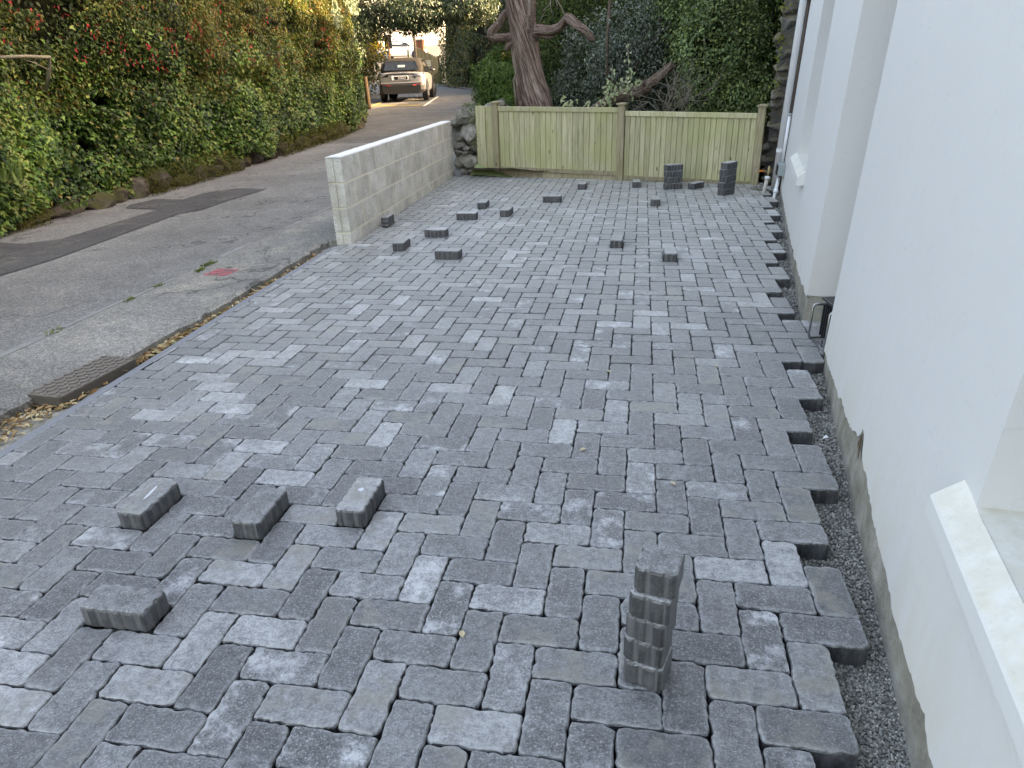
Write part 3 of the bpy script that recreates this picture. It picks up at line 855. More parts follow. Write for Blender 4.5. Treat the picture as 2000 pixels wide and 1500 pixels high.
nx = len(xs_h); i = np.arange((nx - 1) * (len(ysh) - 1)); r = i // (nx - 1); c = i % (nx - 1); a_ = r * nx + c
tag(np_mesh('channel_bed', np.array(Vh), np.stack([a_, a_ + 1, a_ + nx + 1, a_ + nx], 1), MAT['sand'], smooth_=True), kind='structure')

# dry leaves drifted into the channel
nl = 2300
ly = np.concatenate([RNG.uniform(0.45, 1.15, 280), RNG.uniform(1.15, 4.1, nl - 280)])
lw = lip_x(ly); le = edge_x(ly) - 0.045
k = np.clip(RNG.beta(1.3, 2.6, nl), 0.02, 0.95)
k[:280] = np.clip(RNG.beta(1.2, 1.8, 280), 0.0, .95)
lxp = lw + (le - lw) * k + 0.004
dens = 0.3 + 0.7 * smooth(vnoise(np.c_[ly * 2.6, ly * 0, ly * 0], 17), 0.3, 0.6)
dens *= np.interp(ly, [0, 2.6, 3.3, 4.2], [1, 1, .45, .15])
keep = RNG.random(nl) < dens
ly, lxp, k = ly[keep], lxp[keep], k[keep]
P = np.c_[lxp, ly, -0.034 + 0.024 * k ** 2 + 0.010 + RNG.random(len(ly)) * 0.014]
o = leaves('leaf_litter', P, np.tile([0, 0, 1.0], (len(P), 1)), RNG.uniform(.026, .056, len(P)), MAT['litter'], None, LEAF4, 0.42, 0.35, (0, 0, 0), 1.0)
tag(o, 'drift of dry brown leaves lying in the channel along the paving edge', 'leaves', kind='stuff')
for (x, y_, s, rz, lab) in [(-0.092, -0.006, .020, .4, 'pale yellow fallen leaf lying on the paving near the stack of half pavers'), (0.495, 0.808, .018, 1.0, 'small tan fallen leaf curled on a paver by the house wall'),
                            (0.158, 1.028, .020, 2.2, 'narrow tan fallen leaf on the paving in front of the doorway'), (0.227, 1.785, .022, 1.2, 'dry curled leaf on the paving in line with the doorway'), (0.738, 1.903, .02, .3, 'dry leaf on the paving close to the doorway')]:
    V = LEAF4[0] * np.array([s * .9, s * 1.5, s * 1.6]); 
    o = np_mesh('fallen_leaf', V, LEAF4[1], MAT['litter'], None, {'rnd': np.full(4, 0.85)})
    o.location = (x, y_, 0.0035); o.rotation_euler = (0, 0, rz); tag(o, lab, 'leaf')

o = MB().add([(0, 0, 0), (.022, .004, .006), (.016, .018, .010), (.004, .013, .002)], [(0, 1, 2, 3)]).build('paper_scrap', MAT['white_pvc']); o.location = (1.115, 1.33, -.062)
m_ = o.modifiers.new('thickness', 'SOLIDIFY'); m_.thickness = .0008
tag(o, 'tiny white scrap of paper lying in the grit by the wall', 'paper')
# ------------------------------------------------------------------ loose pavers
def loose_mesh(L, Wd, seed, sawn=False):
    """tumbled paver with moulded spacer ribs down its sides, base at z=0"""
    rg = np.random.default_rng(seed)
    m = 72
    h = L / 2; k = Wd / 2; r = 0.010
    pts = []
    def edge(a, b, cnt, ribs):
        a = np.array(a); b = np.array(b); e = (b - a); ln = np.linalg.norm(e); e /= ln; nrm = np.array([e[1], -e[0]])
        for q in range(cnt):
            t = q / cnt
            off = 0.0
            if ribs: off = -0.0034 * (1 if (int(t * ln / 0.0135 + seed) % 3) == 0 else 0)
            pts.append((a + e * ln * t + nrm * off, nrm, (0.8 if off else 0.0) if ribs else 0.0))
    c = [(-h + r, -k), (h - r, -k), (h, -k + r), (h, k - r), (h - r, k), (-h + r, k), (-h, k - r), (-h, -k + r)]
    nL, nW = int(30 * L / 0.212), 16
    edge(c[0], c[1], nL, True); edge(c[1], c[2], 2, False); edge(c[2], c[3], nW, not sawn); edge(c[3], c[4], 2, False)
    edge(c[4], c[5], nL, True); edge(c[5], c[6], 2, False); edge(c[6], c[7], nW, True); edge(c[7], c[0], 2, False)
    R = np.array([p[0] for p in pts]); m = len(R); d = np.array([p[1] for p in pts])
    q = np.c_[R * 70, np.full(m, seed * 1.3)]
    nn = (vnoise(q, seed) - 0.5)
    if sawn: nn = np.where((d[:, 0] > 0.9), 0, nn)
    rings = [np.c_[R - d * .003, np.zeros(m)], np.c_[R, np.full(m, .004)], np.c_[R, TH - 0.010 + 0.006 * nn], np.c_[R - d * (0.002 + 0.003 * np.abs(nn))[:, None], TH - 0.003 + 0.002 * nn], np.c_[R - d * (0.006 + 0.006 * nn)[:, None], np.full(m, TH)]]
    V = np.concatenate(rings + [np.array([[0, 0, TH + .0003], [0, 0, 0]])])
    F = []
    for g in range(4):
        for i in range(m):
            j = (i + 1) % m
            F.append((g * m + i, g * m + j, (g + 1) * m + j, (g + 1) * m + i))
    for i in range(m):
        F.append((4 * m + i, 4 * m + (i + 1) % m, 5 * m)); F.append(((i + 1) % m, i, 5 * m + 1))
    me = bpy.data.meshes.new('block_paver'); me.from_pydata([tuple(q) for q in V], [], F); me.update()
    rb = np.array([p[2] for p in pts], np.float32)
    rb = rb * (0.5 + 0.5 * rg.random(m)).astype(np.float32)
    if sawn: rb = np.where(d[:, 0] > 0.9, 1.0, rb).astype(np.float32)
    me.attributes.new('rib', 'FLOAT', 'POINT').data.foreach_set('value', np.concatenate([rb, rb, rb, rb, rb * 0, [0, 0]]).astype(np.float32))
    rm_ = np.zeros(len(V), np.float32); rm_[2 * m:4 * m] = .9; rm_[4 * m:5 * m] = .4
    me.attributes.new('rim', 'FLOAT', 'POINT').data.foreach_set('value', rm_)
    me.materials.append(MAT['paver'])
    return me
LOOSE = [loose_mesh(0.208, 0.102, 300 + i) for i in range(6)]
HALF = [loose_mesh(0.097, 0.098, 340 + i, True) for i in range(5)]
Z0 = 0.0018
def loose(me, x, y, rz, label, z=Z0, group='loose pavers lying on the drive', name='block_paver', tilt=0.0):
    o = bpy.data.objects.new(name, me); link(o)
    o.location = (x, y, z); o.rotation_euler = (tilt, 0, rz)
    return tag(o, label, 'paver', group)
H90 = math.pi / 2
chalk = plain('white_chalk', (0.62, 0.64, 0.68), 0.9, 0.1, var=0.2, scale=90)
def chalk_mark(o, a, b, rz):
    m = MB(); m.add([(a * random.uniform(.75, 1.15) * math.cos(k * math.pi / 7), b * random.uniform(.75, 1.15) * math.sin(k * math.pi / 7), TH + .0009) for k in range(14)], [tuple(range(14))])
    q = m.build('chalk_mark', chalk, o); q.rotation_euler = (0, 0, rz); q.location = (.02, .004, 0)
chalk_mark(loose(LOOSE[0], -12.5 * W, 4 * W, H90 - .006, 'raised paver with a faint pale streak on top, end of the row of three', -.008), .045, .006, .12)
loose(LOOSE[1], -8.5 * W, 4 * W, H90 + .005, 'raised unmarked paver in the middle of the row of three', -.006)
chalk_mark(loose(LOOSE[2], -5.5 * W, 5 * W, H90 - .004, 'raised paver with a round white spot on top in the row of three', -.006), .012, .010, 0)
loose(LOOSE[3], -10 * W, -.5 * W, .004, 'dark-faced loose paver lying crosswise on its own beside the row of three', -.006)
loose(LOOSE[4], -1.675, 4.275, H90 + .03, 'loose paver set end-on to the drive, close to the free end of the block wall')
loose(LOOSE[5], -1.175, 3.965, -.05, 'crosswise loose paver level with the free end of the block wall')
loose(LOOSE[0], -1.495, 4.745, -.03, 'crosswise loose paver beside the second block of the block wall')
loose(LOOSE[2], -1.39, 5.53, -.04, 'crosswise loose paver out from the middle of the block wall')
loose(LOOSE[1], -1.362, 6.185, H90 + .02, 'end-on loose paver out from the middle of the block wall')
loose(LOOSE[3], -1.02, 5.745, H90 - .05, 'end-on loose paver lying to the house side of two others by the block wall')
loose(LOOSE[4], -.633, 6.515, 0.0, 'crosswise loose paver in front of the left fence panel')
loose(LOOSE[5], -.368, 7.45, H90 - .03, 'end-on loose paver near the foot of the left fence panel')
loose(LOOSE[1], .292, 7.57, H90 + .02, 'loose paver near the foot of the middle fence post')
loose(LOOSE[0], .505, 6.33, H90, 'end-on loose paver between the middle fence post and the mid-drive pair')
loose(LOOSE[2], 1.5 * W, 42 * W, H90 - .005, 'end-on raised paver in mid drive, the one of two farther from the house', -.006); loose(LOOSE[3], 5.5 * W, 38 * W, H90 + .004, 'end-on raised paver in mid drive, the one of two nearer the house', -.006)
loose(LOOSE[4], 1.0, 7.40, math.radians(52), 'skewed loose paver lying between the two tall stacks at the fence')
# paver stood on end against the block wall
o = loose(LOOSE[5], -2.128, 5.215, H90, 'loose paver stood on its long edge against the foot of the block wall', z=Z0 + .053)
o.rotation_euler = (0, 0, 0); o.matrix_world = Matrix.Translation((-2.128 - .035, 5.22, Z0 + .0512)) @ Matrix.Rotation(math.radians(91.8), 4, 'Z') @ Matrix.Rotation(math.radians(90), 4, 'X') @ Matrix.Translation((0, 0, -.035))
o.location.x += .035
ordn = ['bottom', 'second from bottom', 'third from bottom', 'fourth from bottom', 'topmost']
for i in range(4):
    loose(LOOSE[(i * 2 + 1) % 6], .725 + random.uniform(-.004, .004), 7.375 + random.uniform(-.004, .004), math.radians(21 + (-3, 2, -2, 3)[i]), '%s paver of the four-high stack by the fence' % (['bottom', 'second from bottom', 'third from bottom', 'topmost'][i]), Z0 + i * (TH + .0012), 'stacked pavers')
for i in range(5):
    loose(LOOSE[(i * 2) % 6], 1.303 + (0, -.002, .006, .002, .008)[i], 6.95 + random.uniform(-.004, .004), math.radians(51 + (0, -3, 2, 1, 4)[i]), '%s paver of the five-high leaning stack by the fence' % ordn[i], Z0 + i * (TH + .0012), 'stacked pavers')
for i in range(5):
    loose(HALF[i], .390 + (0, -.003, .001, .004, .012)[i], -.053 + (0, .003, -.001, -.005, .002)[i], math.radians(-18 + (0, 1.5, -1.5, 3, 5)[i]), '%s sawn half paver of the stack of five halves near the house' % ordn[i], Z0 + i * (TH + .0010), 'stacked half pavers', 'half_paver')

# ------------------------------------------------------------------ block wall
bw = empty('block_wall', (-2.2, 4.42, 0))
tag(bw, 'low two-leaf wall of grey concrete blocks with a white mortar cap', 'wall')
P0 = np.array([-2.196, 4.425]); P1 = np.array([-2.338, 8.70]); WD = (P1 - P0) / np.linalg.norm(P1 - P0); WL = np.linalg.norm(P1 - P0); WN = np.array([WD[1], -WD[0]])
bwM = Matrix(((WD[0], WN[0], 0, P0[0] - bw.location.x), (WD[1], WN[1], 0, P0[1] - bw.location.y), (0, 0, 1, 0), (0, 0, 0, 1)))
ch = 0.2135; top = 0.738
LEAFW = 0.068
edges_ = {0: [0.455, 0.905, 1.365, 1.86, 2.30, 2.80, 3.30, 3.80], 1: [0.245, 0.665, 1.14, 1.615, 2.07, 2.555, 3.02, 3.575, 4.04], 2: [0.40, 0.86, 1.375, 1.815, 2.275, 2.755, 3.25, 3.77], 3: [0.27, 0.71, 1.16, 1.62, 2.08, 2.54, 3.0, 3.48, 3.95]}
blk_cache = {}
for c_ in range(4):
    z1 = top - c_ * ch; z0 = max(z1 - ch + 0.012, -0.10)
    if c_ == 3: z0 = -0.10
    es = [0] + edges_[c_] + [WL]
    for lf in range(2):
        for a, b in zip(es[:-1], es[1:]):
            y0 = -LEAFW if lf == 0 else -2 * LEAFW - 0.006
            m_ = MB().box(a + .009 + (0 if a else -.009), b - .009, y0, y0 + LEAFW, z0, z1, bwM)
            m_.build('block', MAT['block'], bw, bevel=0.004)
MB().box(.010, WL - .004, -2 * LEAFW - .003, -.0012, -.12, top - .002, bwM).build('mortar', MAT['mortar'], bw)
mb = MB()
ns = 60
for i in range(ns + 1):
    s_ = -0.004 + (WL + 0.0) * i / ns
    for (yy, zz) in ((0.0, top + .0015), (-.004, top + .011), (-.05, top + .016), (-.10, top + .013), (-2 * LEAFW - .002, top + .010), (-2 * LEAFW - .006, top + .0015)):
        q = bwM @ Vector((s_, yy + random.uniform(-.001, .001), zz + random.uniform(-.0015, .0015)))
        mb.v.append(tuple(q))
for i in range(ns):
    for k in range(5): mb.f.append((i * 6 + k, i * 6 + k + 1, i * 6 + k + 7, i * 6 + k + 6))
mb.f.append(tuple(range(6))); mb.f.append(tuple(ns * 6 + k for k in reversed(range(6))))
mb.build('mortar_cap', MAT['coping'], bw)

# rubble wall end between block wall and fence
rw = empty('rubble_wall', (-2.1, 8.85, 0)); tag(rw, 'rough rubble stone wall end between the block wall and the fence', 'wall')
spec = [(-2.20, 8.80, .78, .24, .24, .20), (-2.10, 8.86, .72, .14, .16, .13), (-2.08, 8.78, .57, .27, .26, .30), (-2.24, 8.84, .53, .16, .2, .13), (-2.25, 8.82, .42, .15, .2, .10), (-2.15, 8.80, .37, .13, .16, .09),
        (-2.03, 8.84, .38, .18, .2, .16), (-2.27, 8.8, .31, .12, .16, .09), (-2.18, 8.78, .30, .14, .16, .07), (-2.11, 8.77, .19, .30, .26, .23), (-2.27, 8.82, .16, .14, .2, .16), (-2.05, 8.76, .05, .22, .2, .12),
        (-2.22, 8.78, .03, .18, .2, .12), (-2.0, 8.92, .62, .16, .2, .22), (-2.0, 8.95, .18, .2, .2, .3), (-2.33, 8.95, .72, .18, .22, .12), (-2.14, 9.05, .80, .3, .26, .14), (-2.05, 9.02, .50, .3, .2, .5), (-2.3, 9.05, .45, .25, .25, .55), (-2.2, 9.0, .12, .4, .24, .28)]
for (x, y_, z, a, b, c_) in spec: rock('rock', (x - rw.location.x, y_ - rw.location.y, z), (a * 1.06, b, c_ * 1.08), rw)
for i in range(26):
    yy = 9.25 + i * 0.19
    for z in (.15, .42, .68): rock('rock', (-2.2 - rw.location.x + random.uniform(-.04, .04), yy - rw.location.y, z + float(zr(yy)) * .6), (.34, .26, .3), rw)
Pw = np.c_[RNG.uniform(-2.2, -1.94, 260), RNG.uniform(8.72, 9.1, 260), RNG.uniform(.78, .97, 260)]
h = empty('wall_plant', (-2.07, 8.9, .8)); tag(h, 'low green plant creeping over the top of the rubble wall', 'plant')
lo = leaves('foliage', Pw - np.array([-2.07, 8.9, .8]), np.tile([0.2, -.5, 1.0], (260, 1)), RNG.uniform(.02, .04, 260), MAT['bushleaf'], h, LEAF4, 0.5)
Pw = np.c_[RNG.uniform(-2.06, -1.94, 130), RNG.uniform(8.62, 8.72, 130), RNG.uniform(.38, .80, 130)]
lo = leaves('trailing_foliage', Pw - np.array([-2.07, 8.9, .8]), np.tile([-0.2, -1, .3], (130, 1)), RNG.uniform(.015, .03, 130), MAT['roundleaf'], h, LEAF4, 0.5)

# green sheet and slab at the fence foot
V = []; nxs, nys = 22, 10
for j in range(nys):
    for i in range(nxs):
        s_ = i / (nxs - 1); t_ = j / (nys - 1)
        x = -2.06 + 0.62 * s_; yf = 8.672 + (x + 1.913) * FD[1] / FD[0]
        yb = yf - 0.05 - 0.17 * (1 - t_) * (1 - .5 * s_)
        z = 0.006 + (0.13 * (1 - s_) ** 1.3 * (0.3 + .7 * t_) + .06 * t_ * (1 - s_)) + .012 * float(vnoise(np.array([[i * .6, j * .7, 0]]), 4)[0])
        if s_ < .12: z *= s_ / .12 * .6 + .4
        V.append((x, yb, z))
F = [(j * nxs + i, j * nxs + i + 1, (j + 1) * nxs + i + 1, (j + 1) * nxs + i) for j in range(nys - 1) for i in range(nxs - 1)]
o = np_mesh('plastic_sheet', np.array(V), np.array(F), MAT['tarp'], smooth_=True)
sm = o.modifiers.new('thickness', 'SOLIDIFY'); sm.thickness = 0.003
tag(o, 'crumpled olive green plastic sheet at the foot of the fence', 'sheet')
o = MB().prism([(-.05, 0), (.05, 0), (.045, .05), (.02, .085), (-.02, .095), (-.05, .09)], 0, .02).build('stone_slab', MAT['slate'], bevel=.003)
o.rotation_euler = (math.radians(78), 0, math.radians(8)); o.location = (-2.255, 8.60, .004)
tag(o, 'small rounded grey slab propped between the block wall end and rubble', 'slab')

# ------------------------------------------------------------------ timber fence
fe = empty('timber_fence', (FA[0], FA[1], 0), math.atan2(FD[1], FD[0]))
tag(fe, 'low greenish close-boarded timber fence of two panels with capped posts', 'fence')
def fs(x): return (x - FA[0]) / FD[0]
SL, SM, SR = fs(-1.665), fs(.075), fs(1.715)
def post(s, h, w=.088, name='post'):
    o = MB().box(s - w / 2, s + w / 2, -.05, .04, -.1, h).build(name, MAT['fence_post'], fe, bevel=.004)
    cap = MB().box(s - w / 2 - .017, s + w / 2 + .017, -.067, .057, h, h + .016).add(
        [(s - w / 2 - .017, -.067, h + .016), (s + w / 2 + .017, -.067, h + .016), (s + w / 2 + .017, .057, h + .016), (s - w / 2 - .017, .057, h + .016), (s - w / 4, -.03, h + .028), (s + w / 4, -.03, h + .028), (s + w / 4, .02, h + .028), (s - w / 4, .02, h + .028)],
        [(0, 1, 5, 4), (1, 2, 6, 5), (2, 3, 7, 6), (3, 0, 4, 7), (4, 5, 6, 7)]).build('post_cap', MAT['fence_post'], o, bevel=.002)
    return o
post(SL, .965); post(SM, .925); post(SR, .885)
def panel(s0, s1, zt0, zt1, zb0, zb1, n):
    def sl(a, b, s): return a + (b - a) * (s - s0) / (s1 - s0)
    def rail(nm, y0, y1, za, zb, h):
        MB().add([(s0, y0, za), (s1, y0, zb), (s1, y1, zb), (s0, y1, za), (s0, y0, za + h), (s1, y0, zb + h), (s1, y1, zb + h), (s0, y1, za + h)],
                 [(0, 3, 2, 1), (4, 5, 6, 7), (0, 1, 5, 4), (1, 2, 6, 5), (2, 3, 7, 6), (3, 0, 4, 7)]).build(nm, MAT['fence_board' if nm == 'top_rail' else 'fence_post'], fe, bevel=.003)
    rail('top_rail', -.030, .020, zt0 - .058, zt1 - .058, .058)
    rail('bottom_rail', -.034, .020, zb0 - .052, zb1 - .052, .052)
    rail('gravel_board', -.016, .018, zb0 - .20, zb1 - .20, .1475)
    w = (s1 - s0) / n
    for i in range(n):
        a = s0 + i * w + .0012; b = s0 + (i + 1) * w - .0012
        y0 = -.012 + random.uniform(-.0025, .0025)
        za, zb = sl(zb0, zb1, a), sl(zt0, zt1, a) - .056
        MB().add([(a, y0 + .006, za), (a + .005, y0, za), (b - .005, y0, za), (b, y0 + .006, za), (b, .012, za), (a, .012, za),
                  (a, y0 + .006, zb), (a + .005, y0, zb), (b - .005, y0, zb), (b, y0 + .006, zb), (b, .012, zb), (a, .012, zb)],
                 [(0, 1, 7, 6), (1, 2, 8, 7), (2, 3, 9, 8), (3, 4, 10, 9), (4, 5, 11, 10), (5, 0, 6, 11), (6, 7, 8, 9, 10, 11), (5, 4, 3, 2, 1, 0)]).build('fence_board', MAT['fence_board'], fe)
panel(SL + .046, SM - .046, .926, .893, .137, .108, 22)
panel(SM + .046, SR - .046, .852, .812, .062, .030, 24)
MB().box(fs(-1.955), fs(-1.815), -.035, -.012, .03, .935).build('end_board', MAT['fence_board'], fe, bevel=.003)
MB().box(fs(-1.83), fs(-1.70), -.008, .012, .03, .93).build('fence_board', MAT['fence_board'], fe, bevel=.002)

# ------------------------------------------------------------------ house
hs = empty('house', (1.0, 0, 0)); tag(hs, 'white painted rendered cottage with battered wall and deep doorway', 'house')
OFF = np.array([1.0, 0, 0])
def W1(s, h, d=0.0): p = A + D1 * s + N1 * (BAT * (h + .07) + d); return (p[0] - 1.0, p[1], h)
def W2(s, h, d=0.0): p = A2 + D2 * s + N2 * (BAT * (h + .07) + d); return (p[0] - 1.0, p[1], h)

def ragged(fn, s_list, zfun, ztop, d0=0.0, depth=0.02):
    """painted coat: front face from uneven lower edge up to ztop, with its broken lip"""
    mb = MB()
    S = list(s_list); zs = [zfun(s) for s in S]
    for i in range(len(S) - 1):
        a, b = S[i], S[i + 1]
        mb.add([fn(a, zs[i], d0), fn(b, zs[i + 1], d0), fn(b, ztop, d0), fn(a, ztop, d0)], [(0, 1, 2, 3)])
        mb.add([fn(a, zs[i], d0), fn(b, zs[i + 1], d0), fn(b, zs[i + 1] + .004, d0 + depth), fn(a, zs[i] + .004, d0 + depth)], [(3, 2, 1, 0)])
    return mb
def zlow(seed, pts):
    xs = [p[0] for p in pts]; zs = [p[1] for p in pts]
    def f(s):
        q = np.array([[s * 14, 0, 0], [s * 55, 0, 0], [s * 170, 0, 0]])
        n = vnoise(q, seed)
        return float(np.interp(s, xs, zs)) + .022 * (n[0] - .5) + .012 * (n[1] - .5) + .005 * (n[2] - .5)
    return f
HT = 5.5
ZC = 0.44     # top of the ragged coat band, below the sills
z1f = zlow(21, [(-4, .10), (0, .085), (.35, .075), (.63, .10), (.98, .135), (1.04, .15), (1.085, .195), (1.11, .20), (1.14, .15), (1.35, .11), (1.9, .06), (2.26, .045)])
sN = [-4.0] + list(np.arange(-1.2, 2.2501, 0.0125)); sN[-1] = 2.255
mb = ragged(W1, sN, z1f, ZC)
SE1 = 2.255; WIN1 = (-1.15, 0.095); WZ1 = (0.566, 1.95)
def quad(mb, fn, s0, s1, h0, h1, d=0.0): mb.add([fn(s0, h0, d), fn(s1, h0, d), fn(s1, h1, d), fn(s0, h1, d)], [(0, 1, 2, 3)])
for (s0, s1, h0, h1) in [(-4, SE1, ZC, WZ1[0]), (-4, WIN1[0], WZ1[0], WZ1[1]), (WIN1[1], SE1, WZ1[0], WZ1[1]), (-4, SE1, WZ1[1], HT)]: quad(mb, W1, s0, s1, h0, h1)
DEP = .42
mb.add([W1(WIN1[1], WZ1[0]), W1(WIN1[1], WZ1[0], DEP), W1(WIN1[1], WZ1[1], DEP), W1(WIN1[1], WZ1[1])], [(0, 1, 2, 3)])
mb.add([W1(WIN1[0], WZ1[0]), W1(WIN1[0], WZ1[0], DEP), W1(WIN1[0], WZ1[1], DEP), W1(WIN1[0], WZ1[1])], [(3, 2, 1, 0)])
mb.add([W1(WIN1[0], WZ1[1]), W1(WIN1[0], WZ1[1], DEP), W1(WIN1[1], WZ1[1], DEP), W1(WIN1[1], WZ1[1])], [(0, 1, 2, 3)])
# near jamb of the doorway
mb.add([W1(SE1, .035), W1(SE1, .035, .75), W1(SE1, 2.15, .75), W1(SE1, 2.15)], [(0, 1, 2, 3)])
wn = mb.build('wall', MAT['white'], hs, normals=False)
# far wall
SE2 = -0.012; S2E = 4.86; WIN2 = (1.55, 2.62); WZ2 = (.62, 2.0)
z2f = zlow(31, [(-.02, .145), (.3, .115), (.9, .075), (1.9, .055), (3, .05), (4.9, .05)])
s2 = [SE2] + list(np.arange(.0125, S2E, 0.02)) + [S2E]
mb = ragged(W2, s2, z2f, ZC)
for (s0, s1, h0, h1) in [(SE2, S2E, ZC, WZ2[0]), (SE2, WIN2[0], WZ2[0], WZ2[1]), (WIN2[1], S2E, WZ2[0], WZ2[1]), (SE2, S2E, WZ2[1], HT)]: quad(mb, W2, s0, s1, h0, h1)
DEP2 = .16
mb.add([W2(WIN2[1], WZ2[0]), W2(WIN2[1], WZ2[0], DEP2), W2(WIN2[1], WZ2[1], DEP2), W2(WIN2[1], WZ2[1])], [(0, 1, 2, 3)])
mb.add([W2(WIN2[0], WZ2[0]), W2(WIN2[0], WZ2[0], DEP2), W2(WIN2[0], WZ2[1], DEP2), W2(WIN2[0], WZ2[1])], [(3, 2, 1, 0)])
mb.add([W2(WIN2[0], WZ2[1]), W2(WIN2[0], WZ2[1], DEP2), W2(WIN2[1], WZ2[1], DEP2), W2(WIN2[1], WZ2[1])], [(0, 1, 2, 3)])
# far jamb of the doorway, its coat stopping short of the ground
zj = [(0, .150), (.12, .147), (.3, .150), (.75, .15)]
for (da, za), (db, zb) in zip(zj[:-1], zj[1:]):
    mb.add([W2(SE2, za, da), W2(SE2, zb, db), W2(SE2, 2.15, db), W2(SE2, 2.15, da)], [(3, 2, 1, 0)])
    mb.add([W2(SE2, za, da), W2(SE2, zb, db), W2(SE2 + .02, zb + .003, db), W2(SE2 + .02, za + .003, da)], [(0, 1, 2, 3)])
# over the doorway
mb.add([W1(SE1, 2.15), W2(SE2, 2.15), W2(SE2, HT), W1(SE1, HT)], [(0, 1, 2, 3)])
mb.add([W1(SE1, 2.15), W1(SE1, 2.15, .75), W2(SE2, 2.15, .75), W2(SE2, 2.15)], [(0, 1, 2, 3)])
# far end of the house
mb.add([W2(S2E, -.1), W2(S2E, -.1, 6), W2(S2E, HT, 6), W2(S2E, HT)], [(0, 1, 2, 3)])
mb.build('wall', MAT['white'], hs, normals=False)
# bare plinth a little behind the coat
def plinth(fn, s0, s1, zt, d=.011, endcap=None):
    mb = MB(); S = np.linspace(s0, s1, 140)
    for a, b in zip(S[:-1], S[1:]):
        def dd(s, h): return d + .010 * float(vnoise(np.array([[s * 12, h * 12, 0]]), 5)[0] - .5)
        H = [-.2, -.07, -.02, .05, .12, zt]
        for h0, h1 in zip(H[:-1], H[1:]):
            mb.add([fn(a, h0, dd(a, h0)), fn(b, h0, dd(b, h0)), fn(b, h1, dd(b, h1)), fn(a, h1, dd(a, h1))], [(0, 1, 2, 3)])
    if endcap is not None:
        s = endcap
        mb.add([fn(s, -.2, d), fn(s, -.2, .75), fn(s, zt, .75), fn(s, zt, d)], [(0, 1, 2, 3)])
    return mb.build('plinth', MAT['plinth'], hs, normals=False)
plinth(W1, -2.0, SE1 - .006, .3, endcap=SE1 - .006)
plinth(W2, SE2 + .008, S2E, .3, endcap=SE2 + .008)
# windows
def window(fn, ws, wz, dep):
    f_ = MB()
    w = .05
    for (a, b, c_, d_) in [(ws[0], ws[1], wz[0], wz[0] + w), (ws[0], ws[1], wz[1] - w, wz[1]), (ws[0], ws[0] + w, wz[0] + w, wz[1] - w), (ws[1] - w, ws[1], wz[0] + w, wz[1] - w), (ws[0] + w, ws[1] - w, (wz[0] + wz[1]) / 2 - .02, (wz[0] + wz[1]) / 2 + .02)]:
        v = [fn(a, c_, dep), fn(b, c_, dep), fn(b, d_, dep), fn(a, d_, dep), fn(a, c_, dep + .05), fn(b, c_, dep + .05), fn(b, d_, dep + .05), fn(a, d_, dep + .05)]
        f_.add(v, [(0, 1, 2, 3), (4, 7, 6, 5), (0, 4, 5, 1), (1, 5, 6, 2), (2, 6, 7, 3), (3, 7, 4, 0)])
    wo = f_.build('window', MAT['white_pvc'], hs)
    MB().add([fn(ws[0], wz[0], dep + .03), fn(ws[1], wz[0], dep + .03), fn(ws[1], wz[1], dep + .03), fn(ws[0], wz[1], dep + .03)], [(0, 1, 2, 3)]).build('pane', MAT['glass'], wo)
window(W1, WIN1, WZ1, DEP - .02); window(W2, WIN2, WZ2, DEP2 - .02)
def sill(fn, s0, s1, zt, proj, dep, drop=.075, slope=.03):
    mb = MB()
    prof = [(dep, zt + .012), (0.0, zt - .002), (-proj + .004, zt - slope), (-proj, zt - slope - .006), (-proj, zt - slope - drop), (-proj + .02, zt - slope - drop - .004), (0.012, zt - slope - drop)]
    S = [s0, s0 + .006] + list(np.linspace(s0 + .05, s1 - .05, 20)) + [s1 - .006, s1]
    n = len(prof)
    for k, s in enumerate(S):
        # stooled ends turn up against the reveal
        e = min(s - s0, s1 - s); up = .012 * (1 - min(1, max(0, (e - .055)) / .035)) ** 2 if e < .09 else 0
        for (d, z) in prof:
            mb.v.append(fn(s, z + (up * min(1, max(0, (d + proj) / (proj + .01))) if d < .02 and z > zt - slope + .002 else 0), d))
    for k in range(len(S) - 1):
        for i in range(n - 1): mb.f.append((k * n + i, k * n + i + 1, (k + 1) * n + i + 1, (k + 1) * n + i))
    mb.f.append(tuple(range(n))); mb.f.append(tuple((len(S) - 1) * n + i for i in reversed(range(n))))
    return mb.build('sill', MAT['sill'], hs)
sill(W1, WIN1[0] - .10, WIN1[1] + .09, .566, .052, .40, .045, .034)
sill(W2, WIN2[0] - .07, WIN2[1] + .09, .62, .052, .15, .06, .03)
# door deep in the doorway, roof
dl = MB().add([W1(SE1 - .02, -.02, .72), W2(SE2 + .02, -.02, .72), W2(SE2 + .02, 2.17, .72), W1(SE1 - .02, 2.17, .72)], [(0, 1, 2, 3)]).build('door', plain('dark_green_door', (0.03, 0.05, 0.04), .4), hs)
mb = MB()
mb.add([W1(-4, HT, -.25), W2(S2E, HT, -.25), W2(S2E, HT + 1.9, 3), W1(-4, HT + 1.9, 3), W2(S2E, HT, 6.3), W1(-4, HT, 6.3)], [(0, 1, 2, 3), (3, 2, 4, 5), (0, 3, 5), (1, 4, 2), (0, 5, 4, 1)])
mb.build('roof', plain('slate_roof', (0.06, 0.062, 0.07), .7), hs)
mb = MB(); mb.add([W1(-4, -.2), W1(-4, -.2, 6), W1(-4, HT, 6), W1(-4, HT)], [(0, 1, 2, 3)])
mb.add([W1(-4, -.2, 6), W2(S2E, -.2, 6), W2(S2E, HT, 6), W1(-4, HT, 6)], [(0, 1, 2, 3)]).build('back_wall', MAT['white'], hs)

